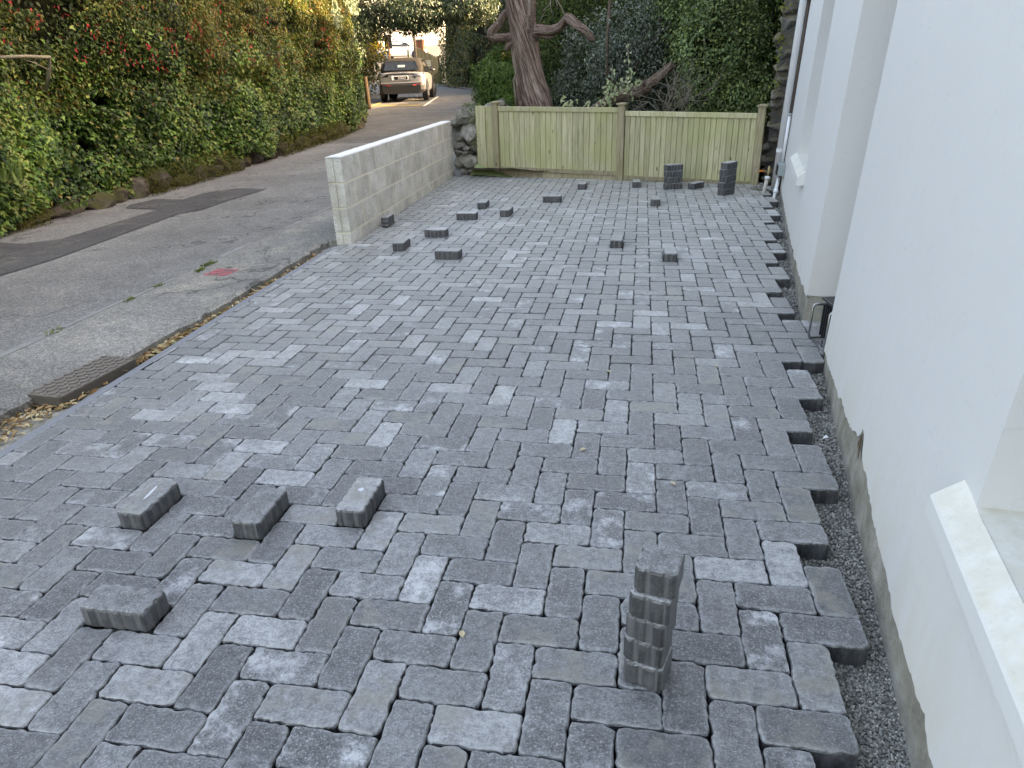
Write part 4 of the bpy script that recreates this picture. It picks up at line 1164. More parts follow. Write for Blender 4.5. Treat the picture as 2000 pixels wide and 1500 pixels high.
# chipped hole where the coat has broken away
mb = MB()
for (s, h, a, b) in [(1.09, .165, .018, .035), (1.075, .135, .012, .03), (1.115, .14, .010, .014)]:
    V = []
    n = 9
    for k in range(n):
        an = 2 * math.pi * k / n; r = random.uniform(.7, 1.25)
        V.append(W1(s + a * r * math.cos(an), h + b * r * math.sin(an), -.0015))
    mb.add(V, [tuple(range(n))])
mb.build('broken_render', plain('exposed_core', (0.11, 0.075, 0.05), .95, .1, var=.4, scale=80, bump=.8), hs)

# work light lying at the doorway corner
fl = empty('work_light', (1.315, 2.20, 0), math.radians(8)); tag(fl, 'black portable work light with steel wire handle stood by the doorway corner', 'work light')
MB().box(.0, .12, -.10, .10, .045, .235).build('housing', MAT['black'], fl, bevel=.014, seg=3)
for i in range(7): MB().box(-.018, .004, -.085 + i * .026, -.078 + i * .026, .05, .215).build('cooling_fin', MAT['black'], fl)
MB().box(-.022, .125, -.108, .108, .236, .250).build('lid', MAT['black'], fl, bevel=.005)
MB().tube([(0, -.112, .02), (-.055, -.112, .02), (-.06, -.112, .03), (-.06, -.112, .225), (-.05, -.112, .237), (0.03, -.112, .237)], .006, 8).build('handle', MAT['steel'], fl, smooth_=True)
MB().tube([(0.02, .112, .02), (-.05, .112, .02), (-.055, .112, .03), (-.055, .112, .195), (-.048, .112, .205), (0.03, .112, .205)], .006, 8).build('handle', MAT['steel'], fl, smooth_=True)
MB().tube([(-.03, -.112, .006), (-.03, .112, .006)], .006, 8).build('foot_bar', MAT['steel'], fl, smooth_=True)
MB().tube([(.09, -.112, .006), (.09, .112, .006)], .006, 8).build('foot_bar', MAT['steel'], fl, smooth_=True)
for sx in (-.03, .09): MB().tube([(sx, 0, .0), (sx, 0, .05)], .005, 6).build('stand_leg', MAT['steel'], fl)

# ------------------------------------------------------------------ pipes at the far corner
def pw(s, h, d): q = W2(s, h, d); return (q[0] + 1.0, q[1], q[2])
dp = empty('downpipe', pw(4.62, 0, -.07)); tag(dp, 'tall white plastic downpipe on the far corner of the house', 'pipe')
o0 = np.array(dp.location)
def rel(p, o=o0): return tuple(np.array(p) - o)
MB().tube([rel(pw(4.62, -.02, -.06)), rel(pw(4.62, HT - .1, -.075))], .036, 16).build('pipe', MAT['white_pvc'], dp, smooth_=True)
for h in (.42, 2.6, 4.4):
    MB().tube([rel(pw(4.62, h, -.06)), rel(pw(4.62, h + .035, -.06))], .041, 16).build('bracket', MAT['white_pvc'], dp)
o = MB().tube([pw(4.44, .02, -.014), pw(4.44, 2.02, -.014)], .013, 8).build('brown_stripe', MAT['brown_strip'], smooth_=True); tag(o, 'dark brown stripe run up the wall beside the downpipe', 'cable')  # thin dark brown tube up the wall
lb = empty('wall_bracket', pw(4.30, 1.95, 0)); tag(lb, 'black metal bracket lamp fixed to the wall beside the downpipe top', 'bracket')
lo_ = np.array(lb.location)
MB().tube([rel(pw(4.40, 1.93, -.05), lo_), rel(pw(4.40, 2.30, -.05), lo_)], .032, 4).build('body', MAT['black'], lb)
MB().tube([rel(pw(4.40, 2.03, -.05), lo_), rel(pw(4.08, 2.03, -.03), lo_)], .012, 6).build('arm', MAT['black'], lb)
MB().tube([rel(pw(4.06, 1.98, -.02), lo_), rel(pw(4.06, 2.2, -.02), lo_)], .022, 6).build('wall_plate', MAT['black'], lb)
cp = empty('conduit', pw(4.18, .3, 0)); tag(cp, 'slim white conduit with grey cap rising from the junction box', 'pipe'); c0 = np.array(cp.location)
MB().tube([rel(pw(4.22, .36, -.035), c0), rel(pw(4.22, .83, -.035), c0)], .016, 10).build('pipe', MAT['white_pvc'], cp, smooth_=True)
MB().tube([rel(pw(4.22, .83, -.035), c0), rel(pw(4.22, .855, -.035), c0)], .021, 10).build('cap', MAT['greybox'], cp, smooth_=True)
jb = empty('junction_box', pw(4.12, .27, 0)); tag(jb, 'grey plastic junction box on the wall above the pipe ends', 'box'); j0 = np.array(jb.location)
v = [rel(pw(s, h, d), j0) for s, h, d in [(4.05, .235, 0), (4.25, .235, 0), (4.25, .355, 0), (4.05, .355, 0), (4.05, .235, -.075), (4.25, .235, -.075), (4.25, .355, -.075), (4.05, .355, -.075)]]
MB().add(v, [(0, 3, 2, 1), (4, 5, 6, 7), (0, 1, 5, 4), (1, 2, 6, 5), (2, 3, 7, 6), (3, 0, 4, 7)]).build('case', MAT['greybox'], jb, bevel=.006)
v = [rel(pw(s, h, d), j0) for s, h, d in [(4.045, .245, -.079), (4.255, .245, -.079), (4.255, .345, -.079), (4.045, .345, -.079), (4.045, .245, -.089), (4.255, .245, -.089), (4.255, .345, -.089), (4.045, .345, -.089)]]
MB().add(v, [(0, 3, 2, 1), (4, 5, 6, 7), (0, 1, 5, 4), (1, 2, 6, 5), (2, 3, 7, 6), (3, 0, 4, 7)]).build('lid', MAT['black'], jb, bevel=.004)
wp = empty('waste_pipe', pw(4.1, -.06, 0)); tag(wp, 'white waste pipe with collar slanting from the wall to the grit', 'pipe'); w0 = np.array(wp.location)
MB().tube([rel(pw(4.05, -.07, -.075), w0), rel(pw(4.1, .08, -.06), w0), rel(pw(4.17, .20, -.05), w0)], .018, 10).build('pipe', MAT['white_pvc'], wp, smooth_=True)
MB().tube([rel(pw(4.08, .05, -.062), w0), rel(pw(4.105, .09, -.06), w0)], .025, 10).build('collar', MAT['white_pvc'], wp, smooth_=True)
tp = empty('stopcock', pw(4.45, -.06, -.16)); tag(tp, 'brass stopcock with orange lever on an old cream standpipe', 'tap'); t0 = np.array(tp.location)
MB().tube([rel(pw(4.42, -.07, -.175), t0), rel(pw(4.47, .16, -.155), t0)], .021, 12).build('standpipe', MAT['old_pvc'], tp, smooth_=True)
MB().tube([rel(pw(4.465, .14, -.156), t0), rel(pw(4.475, .17, -.154), t0)], .031, 12).build('collar', MAT['white_pvc'], tp, smooth_=True)
MB().tube([rel(pw(4.475, .17, -.154), t0), rel(pw(4.48, .21, -.153), t0), rel(pw(4.485, .25, -.15), t0), rel(pw(4.49, .285, -.15), t0)], [.012, .017, .017, .012], 8).build('valve', MAT['brass'], tp, smooth_=True)
MB().tube([rel(pw(4.485, .225, -.152), t0), rel(pw(4.47, .232, -.21), t0)], .006, 6).build('spindle', MAT['brass'], tp)
MB().tube([rel(pw(4.47, .232, -.20), t0), rel(pw(4.45, .234, -.255), t0)], .010, 8).build('lever', MAT['orange'], tp, smooth_=True)
MB().tube([rel(pw(4.49, .282, -.175), t0), rel(pw(4.49, .282, -.10), t0)], .004, 6).build('pipe_clip', MAT['black'], tp)
rg = [rel(pw(4.5, .06 + .03 * math.cos(a), -.21 + .03 * math.sin(a)), t0) for a in np.linspace(0, 6.0, 14)]
MB().tube(rg, .0025, 5).build('wire_loop', MAT['old_pvc'], tp)
rock('rock', pw(4.62, -.03, -.20), (.22, .3, .13), None)
o = COL.objects[-1]; tag(o, 'dark stone lying in the grit at the foot of the right fence post', 'stone')

# ------------------------------------------------------------------ manhole and red cover
mh = empty('manhole_cover', (-2.425, 1.42, .022), math.radians(-4.5)); tag(mh, 'rusty iron inspection cover with raised chevron treads beside the leaf channel', 'manhole cover')
def rrect(w, l, r, n=5):
    out = []
    for (cx, cy, a0) in [(w - r, l - r, 0), (-w + r, l - r, 90), (-w + r, -l + r, 180), (w - r, -l + r, 270)]:
        for k in range(n + 1):
            a = math.radians(a0 + 90 * k / n); out.append((cx + r * math.cos(a), cy + r * math.sin(a)))
    return out
MB().prism(rrect(.112, .252, .03), -.055, .010).build('frame', MAT['iron_dark'], mh)
MB().prism(rrect(.105, .245, .026), -.05, .014).build('plate', MAT['iron'], mh)
row = 0
yy = -.225
while yy < .23:
    for cxx in range(5):
        x = -.08 + cxx * .04; a = .6 if (row + cxx) % 2 else -.75
        M_ = Matrix.Translation((x, yy, 0)) @ Matrix.Rotation(a, 4, 'Z')
        MB().box(-.0155, .0155, -.0048, .0048, .013, .0205, M_).build('tread', MAT['iron'], mh)
    yy += .03; row += 1
rc = empty('valve_cover', (-2.80, 3.32, .034), math.radians(-6)); tag(rc, 'small square iron cover with flaking red paint set in the footway', 'cover')
MB().prism(rrect(.112, .108, .006, 1), -.03, .004).build('frame', MAT['iron_rim'], rc)
MB().prism(rrect(.098, .094, .004, 1), -.03, .0075).build('plate', MAT['red'], rc)
for k in range(3): MB().box(-.07, .07, -.055 + k * .05, -.049 + k * .05, .007, .0105).build('rib', MAT['red'], rc)

# ------------------------------------------------------------------ hedge bank on the left
HP = np.array([[-5.92, -2.0], [-5.90, 9.3], [-6.07, 11.76], [-6.24, 14.3], [-6.42, 15.95], [-7.55, 19.07], [-9.05, 22.6], [-10.8, 26.0], [-12.1, 29.5], [-13.2, 34.0]])
seg = np.linalg.norm(np.diff(HP, axis=0), axis=1); HT_ = np.concatenate([[0], np.cumsum(seg)])
def hpath(t):
    x = np.interp(t, HT_, HP[:, 0]); y_ = np.interp(t, HT_, HP[:, 1])
    e = 0.3
    dx = np.interp(t + e, HT_, HP[:, 0]) - np.interp(t - e, HT_, HP[:, 0]); dy = np.interp(t + e, HT_, HP[:, 1]) - np.interp(t - e, HT_, HP[:, 1])
    l = np.hypot(dx, dy) + 1e-9
    return x, y_, dy / l, -dx / l      # point, outward normal (towards the lane)
def hsurf(t, z, base=0.0):
    """outward distance of the hedge face"""
    q = np.c_[t * .75, z * .9, np.zeros_like(t)]
    q2 = np.c_[t * 2.4, z * 2.6, np.zeros_like(t) + 5]
    s = -0.10 * z + 0.34 * (vnoise(q, 2) - .5) + 0.16 * (vnoise(q2, 3) - .5)
    s = s + 0.10 * smooth(z, 1.25, 1.75) - 0.14 * np.exp(-((z - 1.32) / .16) ** 2) * smooth(vnoise(q * 1.3, 8), .4, .6) - .05
    s = s - 0.05 * (1 - smooth(z, 0.1, 0.42))
    return s
T, Zg = np.meshgrid(np.arange(0, HT_[-1], 0.25), np.arange(-.2, 4.7, 0.2))
t_, z_ = T.ravel(), Zg.ravel()
x, y_, nx_, ny_ = hpath(t_); d = hsurf(t_, z_) - 0.24
d = d - 0.06
V = np.c_[x + nx_ * d, y_ + ny_ * d, z_ + zr(y_)]
nn = T.shape[1]; i = np.arange((nn - 1) * (T.shape[0] - 1)); r = i // (nn - 1); c = i % (nn - 1); a_ = r * nn + c
tag(np_mesh('earth_bank', V, np.stack([a_, a_ + 1, a_ + nn + 1, a_ + nn], 1), MAT['bank'], smooth_=True), kind='structure')

rt = empty('retaining_wall', (-5.9, 8, 0)); tag(rt, 'low mossy rubble wall along the lane under the ivy', 'wall')
t = 2.0
while t < 26.0:
    L = random.uniform(.26, .62); 
    x, y_, nx_, ny_ = [float(v) for v in hpath(np.array([t + L / 2]))]
    hh = random.uniform(.18, .36)
    rock('mossrock', (x - nx_ * .27 + 5.9, y_ - ny_ * .27 - 8, float(zr(y_)) + hh * .36), (random.uniform(.34, .46), L * 1.12, hh * 1.25), rt, (random.uniform(-.15, .15), random.uniform(-.15, .15), math.atan2(ny_, nx_) + random.uniform(-.2, .2)))
    t += L * .93
def hedge_pts(n, t0, t1, z0, z1, depth, holes, hseed, zpow=1.0):
    t = RNG.uniform(t0, t1, n); z = z0 + (z1 - z0) * RNG.random(n) ** zpow
    x, y_, nx_, ny_ = hpath(t)
    s = hsurf(t, z) - depth * RNG.random(n) ** 1.5 + 0.03
    hn = vnoise(np.c_[t * 2.3, z * 2.6, np.zeros(n)], hseed) * .6 + vnoise(np.c_[t * 6, z * 6, np.zeros(n)], hseed + 1) * .4
    P = np.c_[x + nx_ * s, y_ + ny_ * s, z + zr(y_)]
    N = np.c_[nx_ * .8, ny_ * .8, np.full(n, .75)]
    return P, N, hn > holes, t, z
ivy = empty('ivy', (-5.9, 8, 0)); tag(ivy, 'dense green ivy covering the lower bank along the lane', 'ivy')
P, N, m, t, z = hedge_pts(125000, 4.3, 23.5, .03, 2.0, .20, .14, 40)
lim = 1.62 + .45 * (vnoise(np.c_[t * .9, t * 0, t * 0], 12) - .5) * 2
m &= (z < lim + .25 * RNG.normal(0, 1, len(z))) & (z > .50 * vnoise(np.c_[t * 1.9, t * 0, t * 0], 14) - .20)
m &= RNG.random(len(z)) < np.interp(t, [4.5, 10, 16, 23], [1, 1, .75, .6])
P, N, t = P[m], N[m], t[m]
cl = vnoise(np.c_[P[:, 1] * 2.2, P[:, 2] * 2.2, P[:, 0]], 60)
rn = np.clip(.12 + .75 * cl + RNG.normal(0, .32, len(P)), 0, .97); rn[RNG.random(len(P)) < .03] = 1.0
leaves('foliage', P - np.array([-5.9, 8, 0]), N, RNG.uniform(.034, .066, len(P)) , MAT['ivy'], ivy, IVY, 0.44, .42, (0, -.1, -1), .5, rn)

fu = empty('fuchsia_hedge', (-6.0, 8, 1.2)); tag(fu, 'tall fuchsia hedge with red drooping flowers above the ivy', 'hedge')
o0 = np.array([-6.0, 8, 1.2])
P, N, m, t, z = hedge_pts(235000, 4.0, 18.2, 1.05, 4.6, .30, .31, 44, 1.35)
lim = 1.55 + .45 * (vnoise(np.c_[t * .9, t * 0, t * 0], 12) - .5) * 2
m &= z > lim - .35 + .2 * RNG.normal(0, 1, len(z))
m &= RNG.random(len(z)) < np.interp(z, [0, 3.0, 3.4, 4.6], [1, 1, .5, .4])
P, N = P[m], N[m]
cl = .6 * vnoise(np.c_[P[:, 1] * 1.6, P[:, 2] * 1.6, P[:, 0]], 61) + .4 * vnoise(np.c_[P[:, 1] * 5, P[:, 2] * 5, P[:, 0]], 62)
sun_tint = smooth(P[:, 2], 1.6, 3.2) * .12 + smooth(P[:, 1], 6, 11) * .06  # lifts leaf tone towards the top: warm sunlight put into the colour
rn = np.clip(-.05 + 1.0 * cl + sun_tint + RNG.normal(0, .28, len(P)), 0, .92); q = RNG.random(len(P)) < .035; rn[q] = RNG.uniform(.94, 1, q.sum())
leaves('foliage', P - o0, N, RNG.uniform(.032, .062, len(P)), MAT['fuchsia'], fu, LEAF2, 0.48, .55, (.2, -.25, -1), .55, rn)
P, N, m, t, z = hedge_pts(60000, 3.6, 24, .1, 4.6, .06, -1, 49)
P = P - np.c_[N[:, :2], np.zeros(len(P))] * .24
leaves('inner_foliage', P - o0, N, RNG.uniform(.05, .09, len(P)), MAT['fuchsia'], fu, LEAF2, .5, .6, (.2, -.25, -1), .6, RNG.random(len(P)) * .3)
# flowers hang in groups
fp = []; fr = []
for k in range(46):
    t = np.array([random.uniform(4.6, 16.5)]); z = np.array([random.uniform(1.45, 3.3) if k > 34 else random.uniform(1.5, 2.5)])
    x, y_, nx_, ny_ = hpath(t); s = hsurf(t, z) + .07
    c = np.array([x[0] + nx_[0] * s[0], y_[0] + ny_[0] * s[0], z[0] + float(zr(y_[0]))])
    for q in range(random.randint(4, 11)): fp.append(c + RNG.normal(0, [.03, .07, .06]))
fp = np.array(fp)
leaves('flower', fp - o0, np.tile([1, -.4, .1], (len(fp), 1)), RNG.uniform(.034, .058, len(fp)), MAT['flower'], fu, LEAF2, .34, .5, (0, 0, -1), .18)
tx = empty('bare_branch', (-5.75, 5.2, 1.3)); tag(tx, 'cut bare brown branch bent out of the fuchsia near its end', 'branch')
b0 = np.array([-5.75, 5.2, 1.3])
def px(u, v, Y): return at(u, v, Y)
p1 = [px(0, 112, 5.02), px(50, 110, 5.25), px(97, 112, 5.5), px(96, 140, 5.55), px(90, 175, 5.6)]
MB().tube([q - b0 for q in p1], [.016, .016, .018, .020, .017], 8).build('limb', MAT['stem'], tx, smooth_=True)
MB().tube([px(45, 115, 5.25) - b0, px(70, 124, 5.35) - b0, px(95, 136, 5.5) - b0], [.005, .005, .006], 6).build('twig', MAT['stem'], tx, smooth_=True)
# strap leaved plants poking from the ivy
for (u, v, Y, n, hh) in [(2, 330, 4.55, 40, .26), (20, 410, 4.8, 70, .20), (60, 415, 5.0, 60, .15), (150, 395, 5.55, 40, .10), (95, 300, 5.3, 12, .16)]:
    c = px(u, v, Y)
    tuft('strap_plant', (float(c[0]) - .02, float(c[1]), max(float(c[2]) - .12, .12)), n, .07, hh, MAT['grassblade'], 'arching strap-leaved plant growing out of the ivy bank', 'plant', 'strap-leaved plants in the bank', 1.3, .008)
# mossy ferny tufts over the stones
mo = empty('moss', (-5.8, 8, 0.1)); tag(mo, 'olive moss and fern clumps over the stones at the lane edge', 'moss')
n = 22000
t = RNG.uniform(4.4, 17, n); kk = vnoise(np.c_[t * 1.3, t * 0, t * 0], 33) > .50; t = t[kk]; n = len(t)
x, y_, nx_, ny_ = hpath(t); z = RNG.random(n) ** 1.2 * .34; s = .0 - .25 * z + RNG.normal(0, .03, n)
P = np.c_[x + nx_ * s, y_ + ny_ * s, z + zr(y_) + .02] - np.array([-5.8, 8, .1])
leaves('foliage', P, np.c_[nx_, ny_, np.full(n, .6)], RNG.uniform(.016, .034, n), leaf_mat('moss_frond', [(0, (.035, .04, .012)), (.6, (.085, .085, .022)), (1, (.14, .125, .03))], .2, .8, .1), mo, LEAF2, .35, .7, (0, 0, -1), .6)
# laurel growing at the bend
la = empty('laurel', (-6.4, 17, 0.5)); tag(la, 'dark glossy laurel where the hedge bends away from the lane', 'shrub')
o0 = np.array([-6.4, 17, .5])
P, N, m, t, z = hedge_pts(52000, 16.0, 33.0, .3, 6.0, .35, .36, 70)
m &= (z > 1.3) | (t > 19.0)
m &= RNG.random(len(z)) < np.interp(t, [16.2, 17.6, 30], [.1, 1, 1])
P, N = P[m], N[m]
leaves('foliage', P - o0, N, RNG.uniform(.07, .12, len(P)), MAT['laurel'], la, LEAF4, .4, .5, (.1, -.2, -1), .45)
# pale climber hanging at its top
n = 1500
t = RNG.uniform(15.9, 18.2, n); z = 2.2 + 1.3 * RNG.random(n)
x, y_, nx_, ny_ = hpath(t); s = hsurf(t, z) + .16 + .1 * RNG.random(n)
kk = vnoise(np.c_[t * 2.2, z * 2.2, t * 0], 91) > .5
P = np.c_[x + nx_ * s, y_ + ny_ * s, z + zr(y_)][kk]
cb = empty('climber', (-6.0, 17, 2.5)); tag(cb, 'pale green climber hanging over the top of the laurel', 'climber')
leaves('foliage', P - np.array([-6.0, 17, 2.5]), np.tile([.8, -.6, .5], (len(P), 1)), RNG.uniform(.07, .11, len(P)), leaf_mat('pale_climber_leaf', [(0, (.07, .10, .06)), (.6, (.16, .20, .12)), (1, (.28, .32, .20))], .2, .5, .3), cb, LEAF4, .42, .4, (0, 0, -1), .5)
# sunlit dead stem against the laurel
o = MB().tube([px(720, 215, 23.6), px(718, 190, 23.65), px(713, 150, 23.7)], [.10, .085, .07], 10).build('snag', plain('tan_dead_wood', (.045, .032, .020), .9, .1, var=.4, scale=20, bump=.5), smooth_=True); tag(o, 'tan dead trunk standing against the laurel at the bend', 'snag')

# ------------------------------------------------------------------ garden behind the fence
o = grid_sheet('garden_bed', np.linspace(-2.05, 6, 18), np.linspace(8.35, 26, 30), lambda x, y: .10 + .028 * (y - 8.3) + .10 * (vnoise(np.c_[x * 2, y * 2, x * 0], 4) - .5), MAT['soil']); tag(o, kind='structure')

def limb_mesh(name, path, rad, mat, parent, n=14, flute=0.0, twist=0.0, seed=0, sub=6, origin=(0, 0, 0)):
    """tapered limb along a smooth path, with uv running around and along it"""
    path = np.array(path, float); m = len(path)
    tt = np.linspace(0, m - 1, (m - 1) * sub + 1)
    def cr(t, Q):
        i = int(min(math.floor(t), m - 2)); f = t - i
        p0, p1, p2, p3 = Q[max(i - 1, 0)], Q[i], Q[i + 1], Q[min(i + 2, m - 1)]
        return .5 * ((2 * p1) + (-p0 + p2) * f + (2 * p0 - 5 * p1 + 4 * p2 - p3) * f * f + (-p0 + 3 * p1 - 3 * p2 + p3) * f ** 3)
    C_ = np.array([cr(t, path) for t in tt]); Rr = np.interp(tt, range(m), rad)
    V = []; UV = []; prev = None; ln = 0
    for i, p in enumerate(C_):
        a = C_[max(i - 1, 0)]; c = C_[min(i + 1, len(C_) - 1)]; t = c - a; t /= np.linalg.norm(t) + 1e-9
        if i: ln += np.linalg.norm(p - C_[i - 1])
        h = (np.array([1.0, 0, 0]) if abs(t[0]) < .8 else np.array([0, 0, 1.0])) if prev is None else prev
        u = h - t * (h @ t); u /= np.linalg.norm(u); prev = u; w = np.cross(t, u)
        for k in range(n + 1):
            an = 2 * math.pi * (k % n) / n
            q = np.array([[math.cos(an + twist * ln) * 1.6 + seed, math.sin(an + twist * ln) * 1.6, ln * 1.2], [math.cos(an + twist * ln) * 4 + seed, math.sin(an + twist * ln) * 4, ln * 1.5]])
            nz = vnoise(q, seed)
            r = Rr[i] * (1 + flute * (1.6 * (nz[0] - .5) + 1.0 * (nz[1] - .5)))
            V.append(p + r * (math.cos(an) * u + math.sin(an) * w) - np.array(origin)); UV.append((k / n + twist * ln / 6.283, ln / max(.05, 2 * math.pi * Rr[0])))
    F = []; k1 = n + 1
    for i in range(len(C_) - 1):
        for k in range(n): F.append((i * k1 + k, i * k1 + k + 1, (i + 1) * k1 + k + 1, (i + 1) * k1 + k))
    nq = len(F)
    V.append(C_[-1] - np.array(origin)); UV.append((0, 0)); e = (len(C_) - 1) * k1
    F3 = [(e + k, e + k + 1, len(V) - 1) for k in range(n)]
    me = bpy.data.meshes.new(name); me.from_pydata([tuple(q) for q in V], [], F + F3); me.update()
    uvl = me.uv_layers.new(name='UVMap')
    li = np.zeros(len(me.loops), np.int32); me.loops.foreach_get('vertex_index', li)
    uvl.data.foreach_set('uv', np.array(UV, np.float32)[li].ravel())
    me.polygons.foreach_set('use_smooth', [True] * nq + [False] * len(F3))
    me.materials.append(mat)
    return link(bpy.data.objects.new(name, me), parent)

tr = empty('cypress_tree', (-1.42, 10.6, .1)); tag(tr, 'old cypress with thick twisted fibrous trunk behind the left fence panel', 'tree')
to = (-1.42, 10.6, .1)
trunk = [(-1.40, 10.6, .05), px(1043, 210, 10.6), px(1037, 165, 10.6), px(1033, 135, 10.6), px(1028, 100, 10.6), px(1022, 58, 10.6), px(1016, 15, 10.6), px(1008, -50, 10.65), px(1002, -160, 10.7), px(1000, -330, 10.8)]
limb_mesh('trunk', trunk, [.38, .285, .235, .215, .212, .207, .21, .19, .15, .09], MAT['bark'], tr, 64, .15, .9, 3, 12, to)
limb_mesh('stem', [px(1032, 62, 10.45), px(1036, 25, 10.45), px(1034, -20, 10.5), px(1030, -120, 10.6)], [.075, .075, .07, .06], MAT['bark'], tr, 14, .3, .5, 5, 6, to)
limb_mesh('stem', [px(1041, 60, 10.42), px(1041, 20, 10.42), px(1044, -25, 10.45)], [.035, .04, .04], MAT['bark'], tr, 10, .3, .5, 6, 6, to)
limb_mesh('branch', [px(1040, 66, 10.5), px(1052, 60, 10.45), px(1076, 60, 10.35), px(1094, 52, 10.3), px(1107, 36, 10.25), px(1112, 37, 10.22), px(1128, 50, 10.15), px(1146, 62, 10.1), px(1156, 77, 10.08), px(1157, 81, 10.08)], [.105, .088, .066, .060, .068, .064, .060, .055, .044, .024], MAT['bark'], tr, 18, .34, .6, 7, 6, to)
limb_mesh('branch', [px(1056, 68, 10.45), px(1068, 72, 10.4), px(1080, 70, 10.38)], [.04, .035, .03], MAT['bark'], tr, 10, .4, .4, 8, 5, to)
limb_mesh('branch', [px(1004, 70, 10.6), px(990, 73, 10.55), px(972, 74, 10.5), px(960, 70, 10.5), px(961, 60, 10.5), px(972, 48, 10.55), px(982, 30, 10.6), px(990, 22, 10.65)], [.065, .062, .06, .066, .065, .058, .05, .045], MAT['bark'], tr, 14, .34, .5, 9, 6, to)
limb_mesh('branch', [px(1002, 84, 10.6), px(992, 90, 10.55), px(990, 98, 10.5)], [.05, .05, .02], MAT['bark'], tr, 10, .4, .4, 10, 5, to)
def twigs(name, parent, mat, starts, origin):
    for (pts, r0) in starts:
        n = len(pts)
        MB().tube([np.array(q) - np.array(origin) for q in pts], list(np.linspace(r0, r0 * .4, n)), 6).build(name, mat, parent, smooth_=True)
twigs('twig', tr, MAT['twig'], [([px(1038, 55, 10.3), px(1030, 40, 10.2), px(1034, 20, 10.2), px(1036, -5, 10.2)], .012), ([px(1034, 32, 10.2), px(1022, 28, 10.15)], .008), ([px(1028, 54, 10.25), px(1020, 60, 10.2)], .006),
      ([px(1060, 22, 10.2), px(1072, 10, 10.2), px(1078, -5, 10.2)], .007), ([px(1075, 2, 10.2), px(1075, 16, 10.2), px(1082, 30, 10.2)], .006), ([px(1085, -3, 10.2), px(1088, 10, 10.2), px(1089, 18, 10.2)], .006), ([px(1052, 45, 10.3), px(1064, 24, 10.25)], .007)], to)
twigs('shoot', tr, MAT['stem'], [([px(1104, 32, 10.25), px(1096, 14, 10.25), px(1085, -6, 10.25)], .014), ([px(1008, 207, 10.3), px(1006, 180, 10.3), px(1003, 157, 10.3), px(1008, 145, 10.3), px(1007, 125, 10.32), px(1003, 108, 10.35), px(1006, 95, 10.4)], .022), ([px(928, 40, 10.3), px(958, 35, 10.3), px(985, 23, 10.4)], .006)], to)
# its crown, above the frame
P, N = crown_pts((-1.4, 11.2, 6.2), (1.5, 1.4, 1.3), 6000, .25, .5, 2.4, 5)
leaves('crown', P - np.array(to), N, RNG.uniform(.07, .12, len(P)), MAT['yew'], tr, LEAF2, .4, .6, (0, 0, -1), .7)

lg = empty('leaning_log', (.0, 9.5, .3)); tag(lg, 'sawn-off mossy limb slanting up behind the middle fence post', 'log')
l0 = (.0, 9.5, .3)
limb_mesh('limb', [px(1150, 225, 9.3), px(1178, 203, 9.4), px(1203, 192, 9.45), px(1228, 184, 9.5), px(1252, 176, 9.5), px(1272, 163, 9.5), px(1290, 149, 9.5), px(1303, 137, 9.5), px(1315, 126, 9.5)], [.07, .075, .088, .092, .098, .078, .068, .062, .058], MAT['logbark'], lg, 20, .26, .6, 12, 6, l0)
limb_mesh('knot', [px(1253, 170, 9.45), px(1256, 161, 9.42), px(1258, 157, 9.4)], [.045, .036, .018], MAT['logbark'], lg, 10, .4, .4, 13, 4, l0)

def plant(name, label, cat, org, parts):
    e = empty(name, org); tag(e, label, cat)
    for (nm, P, N, size, mat, tm, w, jit, tip, tj) in parts: leaves(nm, P - np.array(org), N, size, mat, e, tm, w, jit, tip, tj)
    return e
# dark conifer screen at the back
n = 115000
P = np.c_[RNG.uniform(-2.0, 5.2, n), 12.1 + 2.4 * RNG.random(n) ** 1.3, .25 + 3.4 * RNG.random(n) ** 1.0]
P[:, 1] += 1.3 * (vnoise(np.c_[P[:, 0] * .9, P[:, 2] * .7, P[:, 0] * 0], 80) - .5) + .5 * (vnoise(P * 2.4, 81) - .5)
k = (vnoise(P * 2.2, 82) > .30) & ((P[:, 0] > -1.9) | (P[:, 2] < 1.9))
k &= ~((P[:, 0] < -1.15 - .0 * P[:, 2]) & (P[:, 2] > 1.2) & (P[:, 0] < -1.75))
P = P[k]; 
e = plant('conifer_screen', 'tall dark conifer screen at the back of the garden', 'hedge', (1.0, 12.5, .3), [('foliage', P, np.tile([0, -1, .9], (len(P), 1)), RNG.uniform(.05, .095, len(P)), MAT['yew'], LEAF2, .30, .7, (0, 0, -1), .8)])
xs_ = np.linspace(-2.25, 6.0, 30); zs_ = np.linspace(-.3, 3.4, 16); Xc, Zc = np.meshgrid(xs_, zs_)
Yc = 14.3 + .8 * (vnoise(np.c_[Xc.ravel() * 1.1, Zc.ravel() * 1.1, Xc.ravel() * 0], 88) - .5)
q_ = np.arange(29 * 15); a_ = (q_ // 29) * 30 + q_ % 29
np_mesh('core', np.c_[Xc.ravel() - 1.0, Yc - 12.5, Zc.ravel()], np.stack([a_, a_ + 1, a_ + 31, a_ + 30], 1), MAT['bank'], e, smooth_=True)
for xx in (.4, 1.9, 3.4): limb_mesh('trunk', [(xx - 1.0, 1.2, -.2), (xx - 1.05, 1.2, 1.6), (xx - 1.0, 1.2, 3.1)], [.12, .10, .05], MAT['bark'], e, 10, .2, .3, 3, 4)
